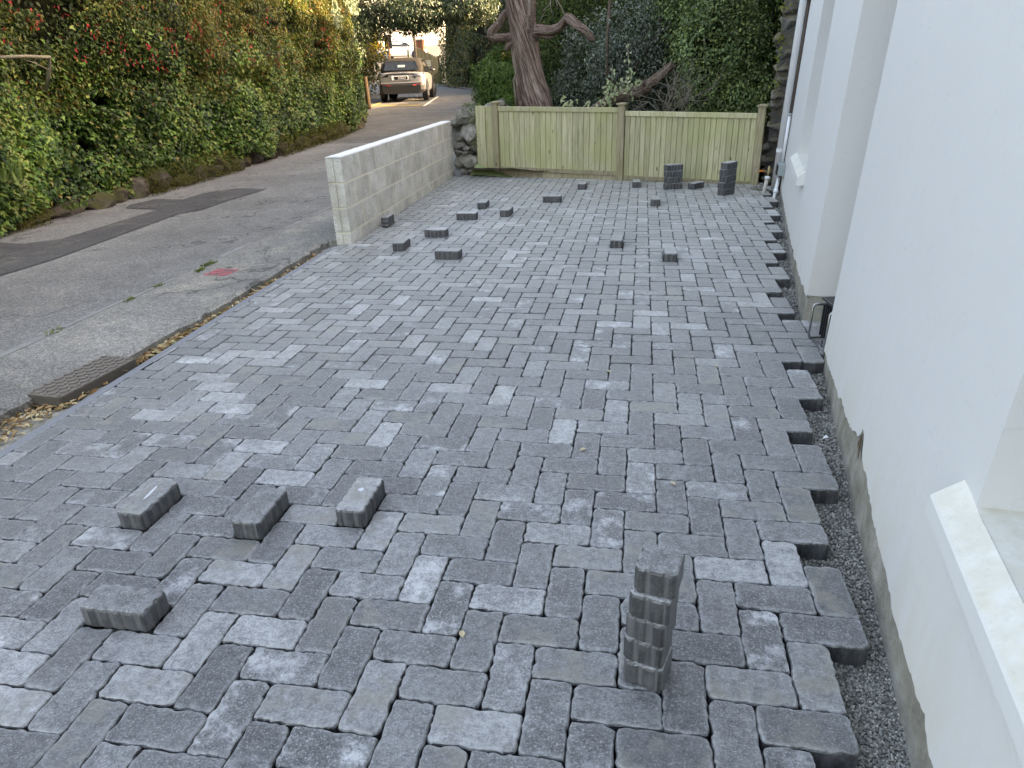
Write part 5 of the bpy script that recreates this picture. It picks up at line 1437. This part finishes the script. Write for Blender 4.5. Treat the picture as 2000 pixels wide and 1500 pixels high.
# dark glossy shrub
P1, N1_ = crown_pts((.15, 10.2, 1.35), (.95, .6, 1.15), 11000, .35, .55, 2.4, 21)
P2, N2_ = crown_pts((-.55, 10.9, 1.2), (.75, .5, 1.0), 6500, .35, .55, 2.4, 22)
P3, N3_ = crown_pts((.75, 10.6, 2.1), (.7, .5, .9), 6000, .35, .55, 2.4, 23)
P = np.concatenate([P1, P2, P3]); N = np.concatenate([N1_, N2_, N3_])
e = plant('holly_shrub', 'dark blue-green glossy shrub behind the middle of the fence', 'shrub', (.1, 10.3, .2), [('foliage', P, N + np.array([0, -.5, .8]), RNG.uniform(.036, .062, len(P)), MAT['holly'], LEAF4, .46, .6, (0, 0, -1), .8)])
for (pts, r_) in [([px(1190, 215, 9.9), px(1187, 160, 9.9), px(1185, 100, 9.9), px(1188, 50, 9.9), px(1192, -10, 9.9)], .030), ([px(1276, 150, 10.2), px(1287, 80, 10.2), px(1290, 30, 10.2), px(1288, -10, 10.2)], .028), ([px(1240, 140, 10.0), px(1262, 110, 10.0), px(1300, 75, 10.0)], .014), ([px(1215, 170, 9.9), px(1260, 100, 9.95), px(1292, 55, 10.0)], .010), ([px(1287, 22, 10.1), px(1305, 0, 10.1)], .012)]:
    limb_mesh('stem', [np.array(q) for q in pts], list(np.linspace(r_, r_ * .8, len(pts))), MAT['logbark'], e, 10, .15, .2, 4, 5, (.1, 10.3, .2))
# round leaved shrub beside the house
P1, N1_ = crown_pts((1.35, 9.55, 1.45), (.80, .62, 1.25), 16000, .35, .5, 2.6, 31)
P2, N2_ = crown_pts((.95, 10.2, 2.2), (.75, .5, .9), 7500, .35, .5, 2.6, 32)
P3, N3_ = crown_pts((1.75, 9.2, .9), (.42, .4, .55), 3500, .3, .5, 2.6, 33)
P = np.concatenate([P1, P2, P3]); N = np.concatenate([N1_, N2_, N3_])
e = plant('round_leaved_shrub', 'tall mid-green shrub with round leaves behind the right fence panel', 'shrub', (1.3, 9.6, .2), [('foliage', P, N + np.array([0, -.4, .95]), RNG.uniform(.034, .056, len(P)), MAT['roundleaf'], LEAF4, .62, .55, (0, 0, -1), .8)])
for k in range(7):
    a = random.uniform(0, 6.28); limb_mesh('stem', [(0, 0, -.1), (.12 * math.cos(a), .1 * math.sin(a), .5), (.45 * math.cos(a), .3 * math.sin(a), 1.5)], [.02, .016, .007], MAT['stem'], e, 6, .1, 0, k, 3)
# fresh green bush by the lane
P1, N1_ = crown_pts((-2.30, 12.9, 1.0), (.72, .7, .88), 20000, .45, .35, 2.2, 41)
P2, N2_ = crown_pts((-2.05, 12.4, .62), (.75, .55, .45), 7000, .45, .35, 2.2, 42)
P = np.concatenate([P1, P2]); N = np.concatenate([N1_, N2_])
e = plant('green_bush', 'rounded fresh green bush between the old cypress and the lane', 'bush', (-2.25, 12.8, .3), [('foliage', P, N + np.array([0, -.1, .6]), RNG.uniform(.05, .085, len(P)), MAT['bushleaf'], LEAF2, .30, .5, (0, 0, 1), .6)])
limb_mesh('stem', [(0, 0, -.2), (0.02, 0, .4), (.05, .02, .9)], [.06, .045, .02], MAT['stem'], e, 8, .1, 0, 2, 3)
# variegated sapling
vs = []
for (u0, v0, u1, v1, n_) in [(1228, 200, 1226, 85, 26), (1195, 205, 1196, 125, 22), (1180, 205, 1225, 150, 40), (1165, 207, 1200, 160, 30), (1215, 180, 1250, 155, 22), (1095, 205, 1130, 198, 12), (1108, 207, 1102, 190, 8), (1140, 205, 1150, 198, 8)]:
    for k in range(n_):
        f_ = random.random(); vs.append(px(u0 + (u1 - u0) * f_ + random.gauss(0, 5), v0 + (v1 - v0) * f_ + random.gauss(0, 4), 9.05 + random.gauss(0, .08)))
P = np.array(vs)
e = plant('variegated_sapling', 'sapling with pale cream-green leaves beside the leaning log', 'sapling', (-.1, 9.05, .3), [('foliage', P, np.tile([0, -.8, .6], (len(P), 1)), RNG.uniform(.045, .075, len(P)), MAT['variegated'], LEAF4, .5, .4, (0, 0, -1), .6)])
for pts in ([px(1226, 215, 9.05), px(1229, 150, 9.05), px(1226, 85, 9.05)], [px(1195, 215, 9.05), px(1196, 125, 9.05)], [px(1170, 220, 9.05), px(1200, 185, 9.05), px(1228, 150, 9.05)]):
    MB().tube([np.array(q) - np.array([-.1, 9.05, .3]) for q in pts], .006, 6).build('stem', MAT['stem'], e, smooth_=True)
# dead bush
e = empty('dead_bush', (.75, 9.1, .2)); tag(e, 'leafless tangle of dead grey twigs behind the right fence panel', 'bush')
mbt = MB()
def branch(p, d, l, r, depth):
    p = np.array(p); d = np.array(d); d = d / np.linalg.norm(d)
    mid = p + d * l * .5 + RNG.normal(0, .03 * l, 3); q = p + d * l + RNG.normal(0, .06 * l, 3)
    mbt.tube([p, mid, q], [r, r * .85, r * .7], 4, cap=False)
    if depth > 0:
        for k in range(random.choice((2, 3, 3))):
            nd = d + RNG.normal(0, .62, 3) + np.array([0, 0, .05]); branch(mid if k == 0 else q, nd, l * random.uniform(.6, .85), r * .62, depth - 1)
for k in range(5): branch((random.uniform(-.3, .35), random.uniform(-.1, .1), .1), (random.uniform(-.8, .8), random.uniform(-.3, .2), 1), .45, .011, 4)
mbt.build('twig', MAT['twig'], e, normals=False)['kind'] = 'stuff'

# ------------------------------------------------------------------ stone building beyond the fence
sb = empty('stone_building', (1.80, 8.0, 0)); tag(sb, 'old stone building corner with lichen behind the downpipe, unseen length added to block sun', 'building')
BR = math.radians(-18)
mb = MB().box(.06, 7, .06, 21, -.3, 6.1, Matrix.Rotation(BR, 4, 'Z'))  # unseen length and height behind the corner, added to block the sun
mb.build('wall', MAT['quoin'], sb)
z = -.1
for k in range(34):
    h = random.uniform(.10, .22); w_ = random.uniform(.2, .36)
    p = Matrix.Rotation(BR, 4, 'Z') @ Vector((w_ / 2 - .005 + random.uniform(-.012, .012), .19, z + h / 2))
    rock('quoin', p, (w_ * 1.05, .34, h * 1.12), sb, (random.uniform(-.06, .06), random.uniform(-.06, .06), BR + random.uniform(-.1, .1)))
    if z < 4: rock('quoin', Matrix.Rotation(BR, 4, 'Z') @ Vector((w_ + .14, .18, z + h / 2)), (.34, .3, h * 1.12), sb, (0, 0, BR))
    z += h * .96
mb = MB().add([tuple(Matrix.Rotation(BR, 4, 'Z') @ Vector(q)) for q in [(-.2, -.2, 6.1), (7.2, -.2, 6.1), (7.2, 21.2, 6.1), (-.2, 21.2, 6.1), (3.5, -.2, 7.4), (3.5, 21.2, 7.4)]], [(0, 4, 5, 3), (1, 2, 5, 4), (0, 1, 4), (3, 5, 2), (0, 3, 2, 1)])
mb.build('roof', plain('old_slate', (.06, .06, .065), .8), sb)  # roof out of view, ridge shaped to keep sun off the lane
Pq = np.array([px(1515, 165, 7.9) + RNG.normal(0, .03, 3) for k in range(14)] + [px(1526, 75, 7.95) + RNG.normal(0, [.02, .03, .07], 3) for k in range(16)] + [px(1520, 115, 7.95) + RNG.normal(0, [.015, .03, .07], 3) for k in range(16)] + [px(1538, 12, 7.95) + RNG.normal(0, [.04, .03, .03], 3) for k in range(14)])
plant('wall_fern', 'yellow-green ferny weed rooted in the stone building corner', 'weed', (2.1, 7.95, 1.2), [('foliage', Pq, np.tile([-.4, -1, .3], (len(Pq), 1)), RNG.uniform(.035, .06, len(Pq)), leaf_mat('lime_weed', [(0, (.10, .13, .02)), (1, (.30, .32, .06))], .3), LEAF4, .35, .5, (-.5, 0, -.6), .6)])

# ------------------------------------------------------------------ beyond the bend
def line_strip(name, p, q, w, mat, lift=.008):
    p = np.array(p); q = np.array(q); d = (q - p) / np.linalg.norm(q - p); nn = np.array([-d[1], d[0]]) * w / 2
    mb = MB(); k = 8
    for i in range(k + 1):
        c = p + (q - p) * i / k
        for sgn in (1, -1):
            e = c + nn * sgn; mb.v.append((e[0], e[1], float(zr(e[1])) + lift))
    for i in range(k): mb.f.append((2 * i, 2 * i + 1, 2 * i + 3, 2 * i + 2))
    return mb.build(name, mat)
bay = [(-9.75, 25.2), (-7.48, 24.5), (-8.75, 31.0), (-10.9, 31.4)]
for nm, a, b, m_ in [('bay_line', bay[0], bay[1], 'yellow_line'), ('bay_line', bay[1], bay[2], 'white_line'), ('bay_line', bay[0], bay[3], 'yellow_line'), ('bay_line', (-9.6, 25.7), (-7.7, 24.7), 'yellow_line'), ('bay_line', (-9.6, 25.3), (-7.75, 25.15), 'yellow_line')]:
    tag(line_strip(nm, a, b, .10, MAT[m_]), kind='structure')

def loft(mb, rings, cap=True):
    b = len(mb.v); n = len(rings[0])
    for r in rings: mb.v.extend([tuple(map(float, q)) for q in r])
    for i in range(len(rings) - 1):
        for k in range(n): mb.f.append((b + i * n + k, b + i * n + (k + 1) % n, b + (i + 1) * n + (k + 1) % n, b + (i + 1) * n + k))
    if cap:
        mb.f.append(tuple(b + k for k in reversed(range(n)))); e = b + (len(rings) - 1) * n; mb.f.append(tuple(e + k for k in range(n)))
    return mb
def sect(y, hw, zb, zs, zt, tw):
    """one cross-section: half width hw at shoulder zs, bottom zb, top zt with half width tw"""
    half = [(hw * .86, zb), (hw * .97, zb + .08), (hw, zb + .30 * (zs - zb)), (hw * .995, zs - .05), (hw * .965, zs), (tw, zt)]
    return [(x, y, z) for x, z in half] + [(-x, y, z) for x, z in reversed(half)]
def subsurf(o, l=2):
    m = o.modifiers.new('smooth', 'SUBSURF'); m.levels = l; m.render_levels = l; return o
def car(name, label, loc, rz, paint, roofmat, rear_detail=True, suv=True):
    e = empty(name, loc, rz); tag(e, label, 'car')
    mb = MB()
    Y = [-2.17, -2.12, -1.95, -1.4, -.6, .3, 1.0, 1.5, 1.95, 2.12, 2.18]
    HWd = [.80, .86, .92, .95, .945, .945, .945, .935, .89, .80, .70]
    ZT = [1.04, 1.07, 1.10, 1.10, 1.09, 1.07, 1.04, 1.00, .92, .84, .76]
    ZB = [.60, .46, .40, .32, .28, .28, .28, .30, .32, .36, .42]
    loft(mb, [sect(y, w, b, zt - .09, zt, w * .90) for y, w, zt, b in zip(Y, HWd, ZT, ZB)])
    body = subsurf(mb.build('body', paint, e, smooth_=True), 2)
    mb = MB()
    Yg = [-2.02, -1.80, -1.30, -.5, .25, .75, 1.15]
    Zg_ = [1.10, 1.40, 1.575, 1.625, 1.60, 1.42, 1.08]
    Wg = [.80, .74, .685, .68, .68, .70, .76]
    rings = []
    for y, z, w in zip(Yg, Zg_, Wg):
        rings.append([(.845, y, 1.0), (.84, y, 1.02 + .30 * (z - 1.02)), ((w + .84) / 2 + .03, y, 1.02 + .75 * (z - 1.02)), (w, y, z - .03), (w * .8, y, z), (0, y, z + .012), (-w * .8, y, z), (-w, y, z - .03), (-(w + .84) / 2 - .03, y, 1.02 + .75 * (z - 1.02)), (-.84, y, 1.02 + .30 * (z - 1.02)), (-.845, y, 1.0)])
    loft(mb, rings)
    subsurf(mb.build('roof', roofmat, e, smooth_=True), 2)
    G_ = MAT['glass']
    # rear screen follows the slope of the roof's back
    def slab(nm, pts, mat, par=e, th=.012):
        o = MB().add(pts, [tuple(range(len(pts)))]).build(nm, mat, par)
        m = o.modifiers.new('thickness', 'SOLIDIFY'); m.thickness = th; m.offset = 0
        return o
    slab('rear_window', [(-.68, -2.000, 1.14), (.68, -2.000, 1.14), (.60, -1.800, 1.43), (.50, -1.735, 1.47), (-.50, -1.735, 1.47), (-.60, -1.800, 1.43)], G_)
    for sx in (-1, 1):
        slab('side_window', [(sx * .862, -1.35, 1.13), (sx * .862, .95, 1.10), (sx * .80, .45, 1.40), (sx * .755, -.4, 1.52), (sx * .755, -1.1, 1.50)], G_)
        mi = MB(); loft(mi, [[(sx * (.90 + .22 * t), .72 + .02 * t + .09 * math.cos(a) * (1 - .3 * abs(2 * t - 1)), 1.13 + .075 * math.sin(a) * (1 - .3 * abs(2 * t - 1))) for a in np.linspace(0, 5.5, 8)] for t in (0, .5, 1)])
        mi.build('mirror', MAT['black'], e, smooth_=True, bevel=0)
    slab('windscreen', [(-.74, 1.13, 1.10), (.74, 1.13, 1.10), (.64, .52, 1.54), (-.64, .52, 1.54)], G_)
    # wheels
    for sx in (-1, 1):
        for wy in (-1.33, 1.33):
            st = -.25 if wy > 0 and rear_detail else 0
            arch = MB().tube([(sx * .80, wy, .385), (sx * .957, wy, .385)], .425, 24).build('wheel_arch', MAT['black'], e)
            ty = MB(); ty.tube([(-.115, 0, 0), (-.10, 0, 0), (.10, 0, 0), (.115, 0, 0)], [.33, .365, .365, .33], 28)
            wo = ty.build('wheel', plain_tyre, e, smooth_=False)
            wo.location = (sx * .865, wy, .365); wo.rotation_euler = (0, 0, st)
            rm = MB().tube([(sx * .075, 0, 0), (sx * .119, 0, 0)], .245, 24)
            ro = rm.build('rim', MAT['black'], wo)
            for k in range(5):
                a = k * 2 * math.pi / 5
                MB().box(sx * .117 - .006, sx * .117 + .008, -.028, .028, .03, .235, Matrix.Rotation(a, 4, 'X')).build('spoke', MAT['steel'], wo, bevel=.004)
    # bumper, lower valance
    mb = MB(); loft(mb, [[(.90 * k, y, .62) , (.92 * k, y, .40), (.78 * k, y, .28), (-.78 * k, y, .28), (-.92 * k, y, .40), (-.90 * k, y, .62)] for y, k in ((-2.205, .84), (-2.13, .985), (-1.95, 1.01), (-1.75, 1.0))])
    mb.build('lower_bumper', MAT['black'], e, bevel=.02)
    if rear_detail:
        for sx in (-1, 1):
            slab('tail_light', [(sx * .50, -2.172, .905), (sx * .80, -2.135, .89), (sx * .915, -1.98, .90), (sx * .925, -1.93, 1.0), (sx * .82, -2.115, 1.02), (sx * .50, -2.160, 1.01)], MAT['lamp_glass'], th=.03)
            slab('reflector', [(sx * .45, -2.215, .565), (sx * .80, -2.165, .585), (sx * .80, -2.165, .635), (sx * .45, -2.212, .61)], MAT['reflector_red'], th=.02)
            mbq = MB(); loft(mbq, [[(sx * x, y, z) for x, y, z in ((.62, -2.19 + d, .40), (.90, -2.07 + d, .37), (.945, -1.90 + d, .45), (.90, -2.10 + d, .58), (.70, -2.195 + d, .58))] for d in (0, .12)])
            mbq.build('bumper_corner', paint, e, bevel=.015)
        MB().box(-.82, .82, -2.192, -2.10, .655, .700).build('bumper_ledge', paint, e, bevel=.015)
        MB().box(-.52, .52, -2.182, -2.15, .985, 1.02).build('tailgate_bar', MAT['black'], e, bevel=.006)
        rec = MB().box(-.42, .42, -2.180, -2.15, .775, .955).build('plate_recess', paint, e, bevel=.012)
        MB().box(-.27, .27, -2.190, -2.179, .80, .915).build('number_plate', MAT['plate_black'], e, bevel=.003)
        MB().box(-.285, .285, -2.186, -2.178, .785, .93).build('plate_surround', MAT['white_pvc'], e, bevel=.004)
        MB().box(-.37, -.30, -2.188, -2.178, .785, .95).build('plate_lamp', MAT['white_pvc'], e, bevel=.004)
        def text(nm, s, size, x, y, z, mat, sp=1.0):
            cu = bpy.data.curves.new(nm, 'FONT'); cu.body = s; cu.size = size; cu.align_x = 'CENTER'; cu.align_y = 'CENTER'; cu.extrude = .004; cu.space_character = sp
            tmp = bpy.data.objects.new(nm, cu); me = bpy.data.meshes.new_from_object(tmp); me.materials.clear(); me.materials.append(mat); o = bpy.data.objects.new(nm, me); o.location = (x, y, z); o.rotation_euler = (H90, 0, 0); return link(o, e)
        text('plate_digits', '65652', .115, .035, -2.1945, .857, MAT['digit_white'], 1.05)
        text('badge_letters', 'RANGE ROVER', .075, 0, -2.158, 1.066, MAT['black'], 1.45).rotation_euler = (math.radians(62), 0, 0)
        em = MB(); em.prism([(.050 * math.cos(a), .028 * math.sin(a)) for a in np.linspace(0, 2 * math.pi, 20)[:-1]], 0, .008)
        eo = em.build('oval_badge', MAT['plate_black'], e); eo.rotation_euler = (H90, 0, 0); eo.location = (.55, -2.172, .87)
        # wheel cover panel beneath the bodywork and seat seen through the screen
        slab('sun_visor_card', [(-.12, -1.95, 1.25), (.16, -1.95, 1.25), (.16, -1.90, 1.33), (-.12, -1.90, 1.33)], MAT['greybox'], th=.004)
    else:
        for sx in (-1, 1):
            slab('headlight', [(sx * .52, 2.17, .72), (sx * .86, 1.98, .74), (sx * .91, 1.78, .84), (sx * .60, 2.10, .82)], MAT['lamp_glass'], th=.05)
            slab('tail_light', [(sx * .70, -2.15, .80), (sx * .93, -1.95, .80), (sx * .93, -1.9, 1.02), (sx * .74, -2.12, 1.02)], MAT['reflector_red'], th=.05)
            MB().box(sx * .95 - .01, sx * .95 + .01, -.02, .02, .9, .92).build('handle', MAT['black'], e)
        MB().box(-.26, .26, 2.17, 2.20, .50, .61).build('number_plate', MAT['white_pvc'], e)
        MB().box(-.6, .6, 2.15, 2.19, .40, .47).build('grille', MAT['black'], e)
    return e
plain_tyre = plain('tyre_rubber', (.018, .018, .018), .85, .2)
MAT['lamp_glass'] = plain('smoked_lamp', (.02, .02, .022), .12, .6)
MAT['reflector_red'] = plain('red_reflector', (.30, .03, .03), .25, .5)
MAT['plate_black'] = plain('plate_black', (.008, .008, .009), .4, .4)
MAT['digit_white'] = plain('plate_white', (.72, .72, .72), .5, .3)
def paint(name, col, metal=.6, rough=.28):
    t = NT(name); t.fin(col, rough, None, .5, metal); t.b.inputs['Coat Weight'].default_value = .6; t.b.inputs['Coat Roughness'].default_value = .05; return t.m
silver = paint('silver_paint', (.24, .24, .245), .25, .30)
CY = 29.35; CX = -9.58
car('parked_car', 'silver off-road car with dark folding roof parked in the marked bay', (CX, CY, float(zr(CY)) - .0), math.radians(11), silver, plain('dark_roof_fabric', (.022, .02, .018), .85, .2))
car('white_car', 'white hatchback parked beyond the silver car in front of the pale building', (-21.1, 64.2, float(zr(64.2))), math.radians(-78), paint('white_paint', (.78, .78, .79), 0, .25), paint('white_roof', (.76, .76, .77), 0, .25), False)
car('red_car', 'red car mostly hidden behind the white hatchback and the hedge', (-24.9, 66.5, float(zr(66.5))), math.radians(-80), paint('red_paint', (.45, .03, .03), 0, .25), paint('red_roof', (.45, .03, .03), 0, .25), False)

# hedge on the far side of the lane
GP = np.array([[-12.2, 42.3], [-10.8, 40.6], [-8.7, 37.0], [-6.2, 33.6], [-4.9, 31.0], [-4.4, 26.5], [-3.9, 20.0]])  # last low stretch is hidden, added to keep sun off the road
n = 42000
sg = np.linalg.norm(np.diff(GP, axis=0), axis=1); ct = np.concatenate([[0], np.cumsum(sg)])
t = RNG.uniform(0, ct[-1], n); x = np.interp(t, ct, GP[:, 0]); y_ = np.interp(t, ct, GP[:, 1])
z = np.interp(y_, [30.5, 33.0], [1.6, 6.2]) * RNG.random(n) ** 1.1
nx0, ny0 = -.77, -.64
s = -.10 * z + .9 * (vnoise(np.c_[t * .6, z * .7, t * 0], 55) - .5) - .5 * RNG.random(n) + .1
k = vnoise(np.c_[t * 1.6, z * 1.7, t * 0], 57) > .3
P = np.c_[x + nx0 * s, y_ + ny0 * s, z + zr(y_)][k]
e = plant('far_hedge', 'tall mixed hedge with autumn tints on the far side of the lane, with an added low sun-blocking end', 'hedge', (-7.5, 33, .7), [('foliage', P, np.tile([nx0, ny0, .4], (len(P), 1)), RNG.uniform(.10, .19, len(P)), MAT['autumn'], LEAF2, .45, .6, (0, 0, -1), .6)])
mb = MB()
for i in range(len(GP) - 1):
    a, b = GP[i], GP[i + 1]; o_ = np.array([nx0, ny0]) * -.9; e0 = np.array([-7.5, 33, .7])
    mb.add([np.array([*(a + o_), 0]) - e0, np.array([*(b + o_), 0]) - e0, np.array([*(b + o_ * 1.3), np.interp(b[1], [30.5, 33.0], [1.7, 6])]) - e0, np.array([*(a + o_ * 1.3), np.interp(a[1], [30.5, 33.0], [1.7, 6])]) - e0], [(0, 1, 2, 3)])
mb.build('core', MAT['bank'], e)
kb = []
for i in range(12):
    a = GP[0] + (GP[3] - GP[0]) * i / 12
tag(line_strip('verge_kerb', (-11.6, 40.8), (-8.4, 36.2), .12, MAT['stone_strip'], .06), kind='structure')

# boarded gate with a notice
ga = empty('timber_gate', (-11.75, 42.0, float(zr(42.0))), math.radians(-32)); tag(ga, 'brown boarded timber gate with a notice beyond the silver car', 'gate')
for i in range(11):
    h = 1.25 + .045 * i
    MB().box(-1.75 + i * .16, -1.75 + i * .16 + .152, -.02, .02, .02, 2.05 - .06 * i).build('gate_board', MAT['gate_wood'], ga, bevel=.004)
MB().box(0.02, .16, -.07, .07, 0, 1.5).build('gate_post', MAT['gate_wood'], ga, bevel=.006)
MB().box(-1.75, 0, .02, .06, .3, .4).build('gate_rail', MAT['gate_wood'], ga); MB().box(-1.75, 0, .02, .06, 1.1, 1.2).build('gate_rail', MAT['gate_wood'], ga)
no = MB().box(-.95, -.50, -.045, -.022, .98, 1.30).build('notice', plain('cream_notice', (.55, .42, .26), .7), ga)
for r_ in range(2):
    xx = -.92
    while xx < -.56:
        w_ = random.uniform(.03, .08); MB().box(xx, min(xx + w_, -.53), -.047, -.0452, 1.20 - r_ * .12, 1.235 - r_ * .12).build('notice_line', MAT['brown_strip'], no); xx += w_ + .025
bp_ = empty('brick_pier', (-13.9, 46.0, float(zr(46.0)))); tag(bp_, 'reddish brick pier at the end of the boarded gate', 'pier')
MB().box(-.22, .22, -.22, .22, -.1, 2.3).build('shaft', plain('red_brick', (.16, .07, .045), .9, .2, var=.3, scale=12), bp_, bevel=.01)
MB().box(-.27, .27, -.27, .27, 2.3, 2.38).build('cap', MAT['stone_strip'], bp_, bevel=.01)
o = MB().tube([(-13.95, 45, float(zr(45))), (-14.0, 45, 7.6)], [.11, .08], 10).build('telegraph_pole', plain('pole_timber', (.15, .12, .10), .9), smooth_=True); tag(o, 'slim wooden telegraph pole in front of the pale building', 'pole')
sp = empty('sign_post', (-15.35, 44, float(zr(44)))); tag(sp, 'brown post carrying a dark square sign seen from behind', 'sign')
MB().tube([(0, 0, 0), (0, 0, 2.7)], .06, 10).build('post', plain('brown_post', (.24, .13, .06), .8), sp, smooth_=True)
MB().box(-.24, .24, -.03, .0, 1.95, 2.75).build('sign_back', MAT['black'], sp, bevel=.01)
o = MB().box(-.07, .07, -.07, .07, 0, 1.35).build('gate_stump', plain('green_post', (.07, .075, .05), .9), bevel=.01); o.location = (-18.0, 56.2, float(zr(56.2))); tag(o, 'short dark timber stump beside the white hatchback', 'post')
# pale building far behind
bl = empty('pale_building', (-24, 78, float(zr(78)) - 1.0), math.radians(30)); tag(bl, 'pale rendered building glowing in sun at the top of the lane', 'building')
cw = plain('cream_render', (.72, .68, .62), .8, .2, var=.05, scale=2)
MB().box(-11, 13, 0, 9, 0, 9).build('wall', cw, bl)
MB().box(-11.2, 13.2, -.25, 0, 6.6, 6.9).build('cornice', cw, bl); MB().box(-11.2, 13.2, -.18, 0, 7.3, 7.45).build('cornice', cw, bl)
for xx in (-8.5, -5, -1.5, 2.0, 5.5, 9):
    wo = MB().box(xx - .6, xx + .6, -.06, .0, 2.6, 4.6).build('window', MAT['white_pvc'], bl)
    MB().box(xx - .5, xx + .5, -.07, -.06, 2.7, 4.5).build('pane', MAT['glass'], wo)
# trees at the bend: overhanging dark tree, yellow shrub, far crowns
def tree(name, label, base, trunk_pts, rad, crowns, mat, size, w=.45, seed=0, cat='tree'):
    e = empty(name, base); tag(e, label, cat)
    limb_mesh('trunk', trunk_pts, rad, MAT['bark'], e, 12, .2, .3, seed, 5)
    PP = []; NN = []
    for (c, r, n_) in crowns:
        P, N = crown_pts(c, r, n_, .25, .55, 2.4, seed + len(PP)); PP.append(P); NN.append(N)
    P = np.concatenate(PP); N = np.concatenate(NN)
    leaves('crown', P, N + np.array([0, -.2, .3]), RNG.uniform(size * .7, size * 1.3, len(P)), mat, e, LEAF4, w, .6, (0, 0, -1), .6)
    return e
tree('overhanging_tree', 'dark broad-leaved tree leaning over the lane above the parked car', (-12.3, 28.6, .3), [(0, 0, 0), (.3, .2, 2.0), (1.2, .6, 4.0), (3.2, 1.2, 5.4)], [.28, .24, .18, .08],
     [((1.2, .4, 3.3), (1.9, 1.6, 1.25), 8500), ((3.2, 1.0, 3.35), (1.9, 1.5, 1.0), 9000), ((5.2, 1.6, 3.6), (1.7, 1.4, .95), 7500), ((0, .5, 5.2), (2.4, 2, 1.6), 4500), ((3.5, 1.5, 5.6), (2.6, 1.8, 1.0), 4000), ((.4, -.6, 2.3), (1.1, .9, 1.5), 3200), ((2.5, .5, 7.2), (4.5, 4.5, 1.6), 6000), ((6.5, -2.5, 7.0), (3.5, 4.5, 1.4), 5000)], MAT['laurel'], .13, .42, 60)  # last two broad crowns are out of view, added to dim the lane
tree('garden_tree', 'leafy tree whose low boughs fill the gap left of the old cypress', (-2.83, 19.5, .3), [(0, 0, 0), (.0, 0, 2), (.0, .1, 4.5)], [.2, .17, .08],
     [((.4, 0, 4.0), (2.0, 1.6, 1.3), 7000), ((-1.4, .4, 3.6), (1.5, 1.2, .7), 3600)], MAT['laurel'], .11, .42, 75)
tree('yellow_shrub', 'sunlit golden yellow shrub beyond the parked car', (-16.4, 43.5, 1.0), [(0, 0, 0), (0, 0, 1.2), (.1, 0, 2.2)], [.08, .06, .03], [((0, 0, 2.2), (1.2, 1.0, 1.5), 2200), ((-.9, -.3, 1.4), (.9, .8, 1.3), 1400)], MAT['yellowleaf'], .17, .4, 80, 'shrub')
tree('shaded_shrub', 'dark shaded shrub filling the bank left of the parked car', (-13.6, 33.8, .4), [(0, 0, 0), (.1, 0, 1.0), (0, 0, 2.0)], [.12, .09, .05], [((0, 0, 1.5), (1.9, 1.5, 1.8), 6000), ((-1.5, 3, 1.5), (1.8, 1.6, 2.0), 3500)], MAT['autumn'], .13, .42, 82, 'shrub')
tree('far_tree', 'large tree rising behind the far hedge', (-4, 46, 1.5), [(0, 0, 0), (.2, 0, 3), (0, .2, 7)], [.35, .3, .15], [((0, 0, 7), (4.5, 4, 3.4), 5000), ((3.5, -1, 5.5), (3.6, 3, 3.0), 3500)], MAT['autumn'], .28, .45, 84)
print('objects', len(bpy.data.objects))
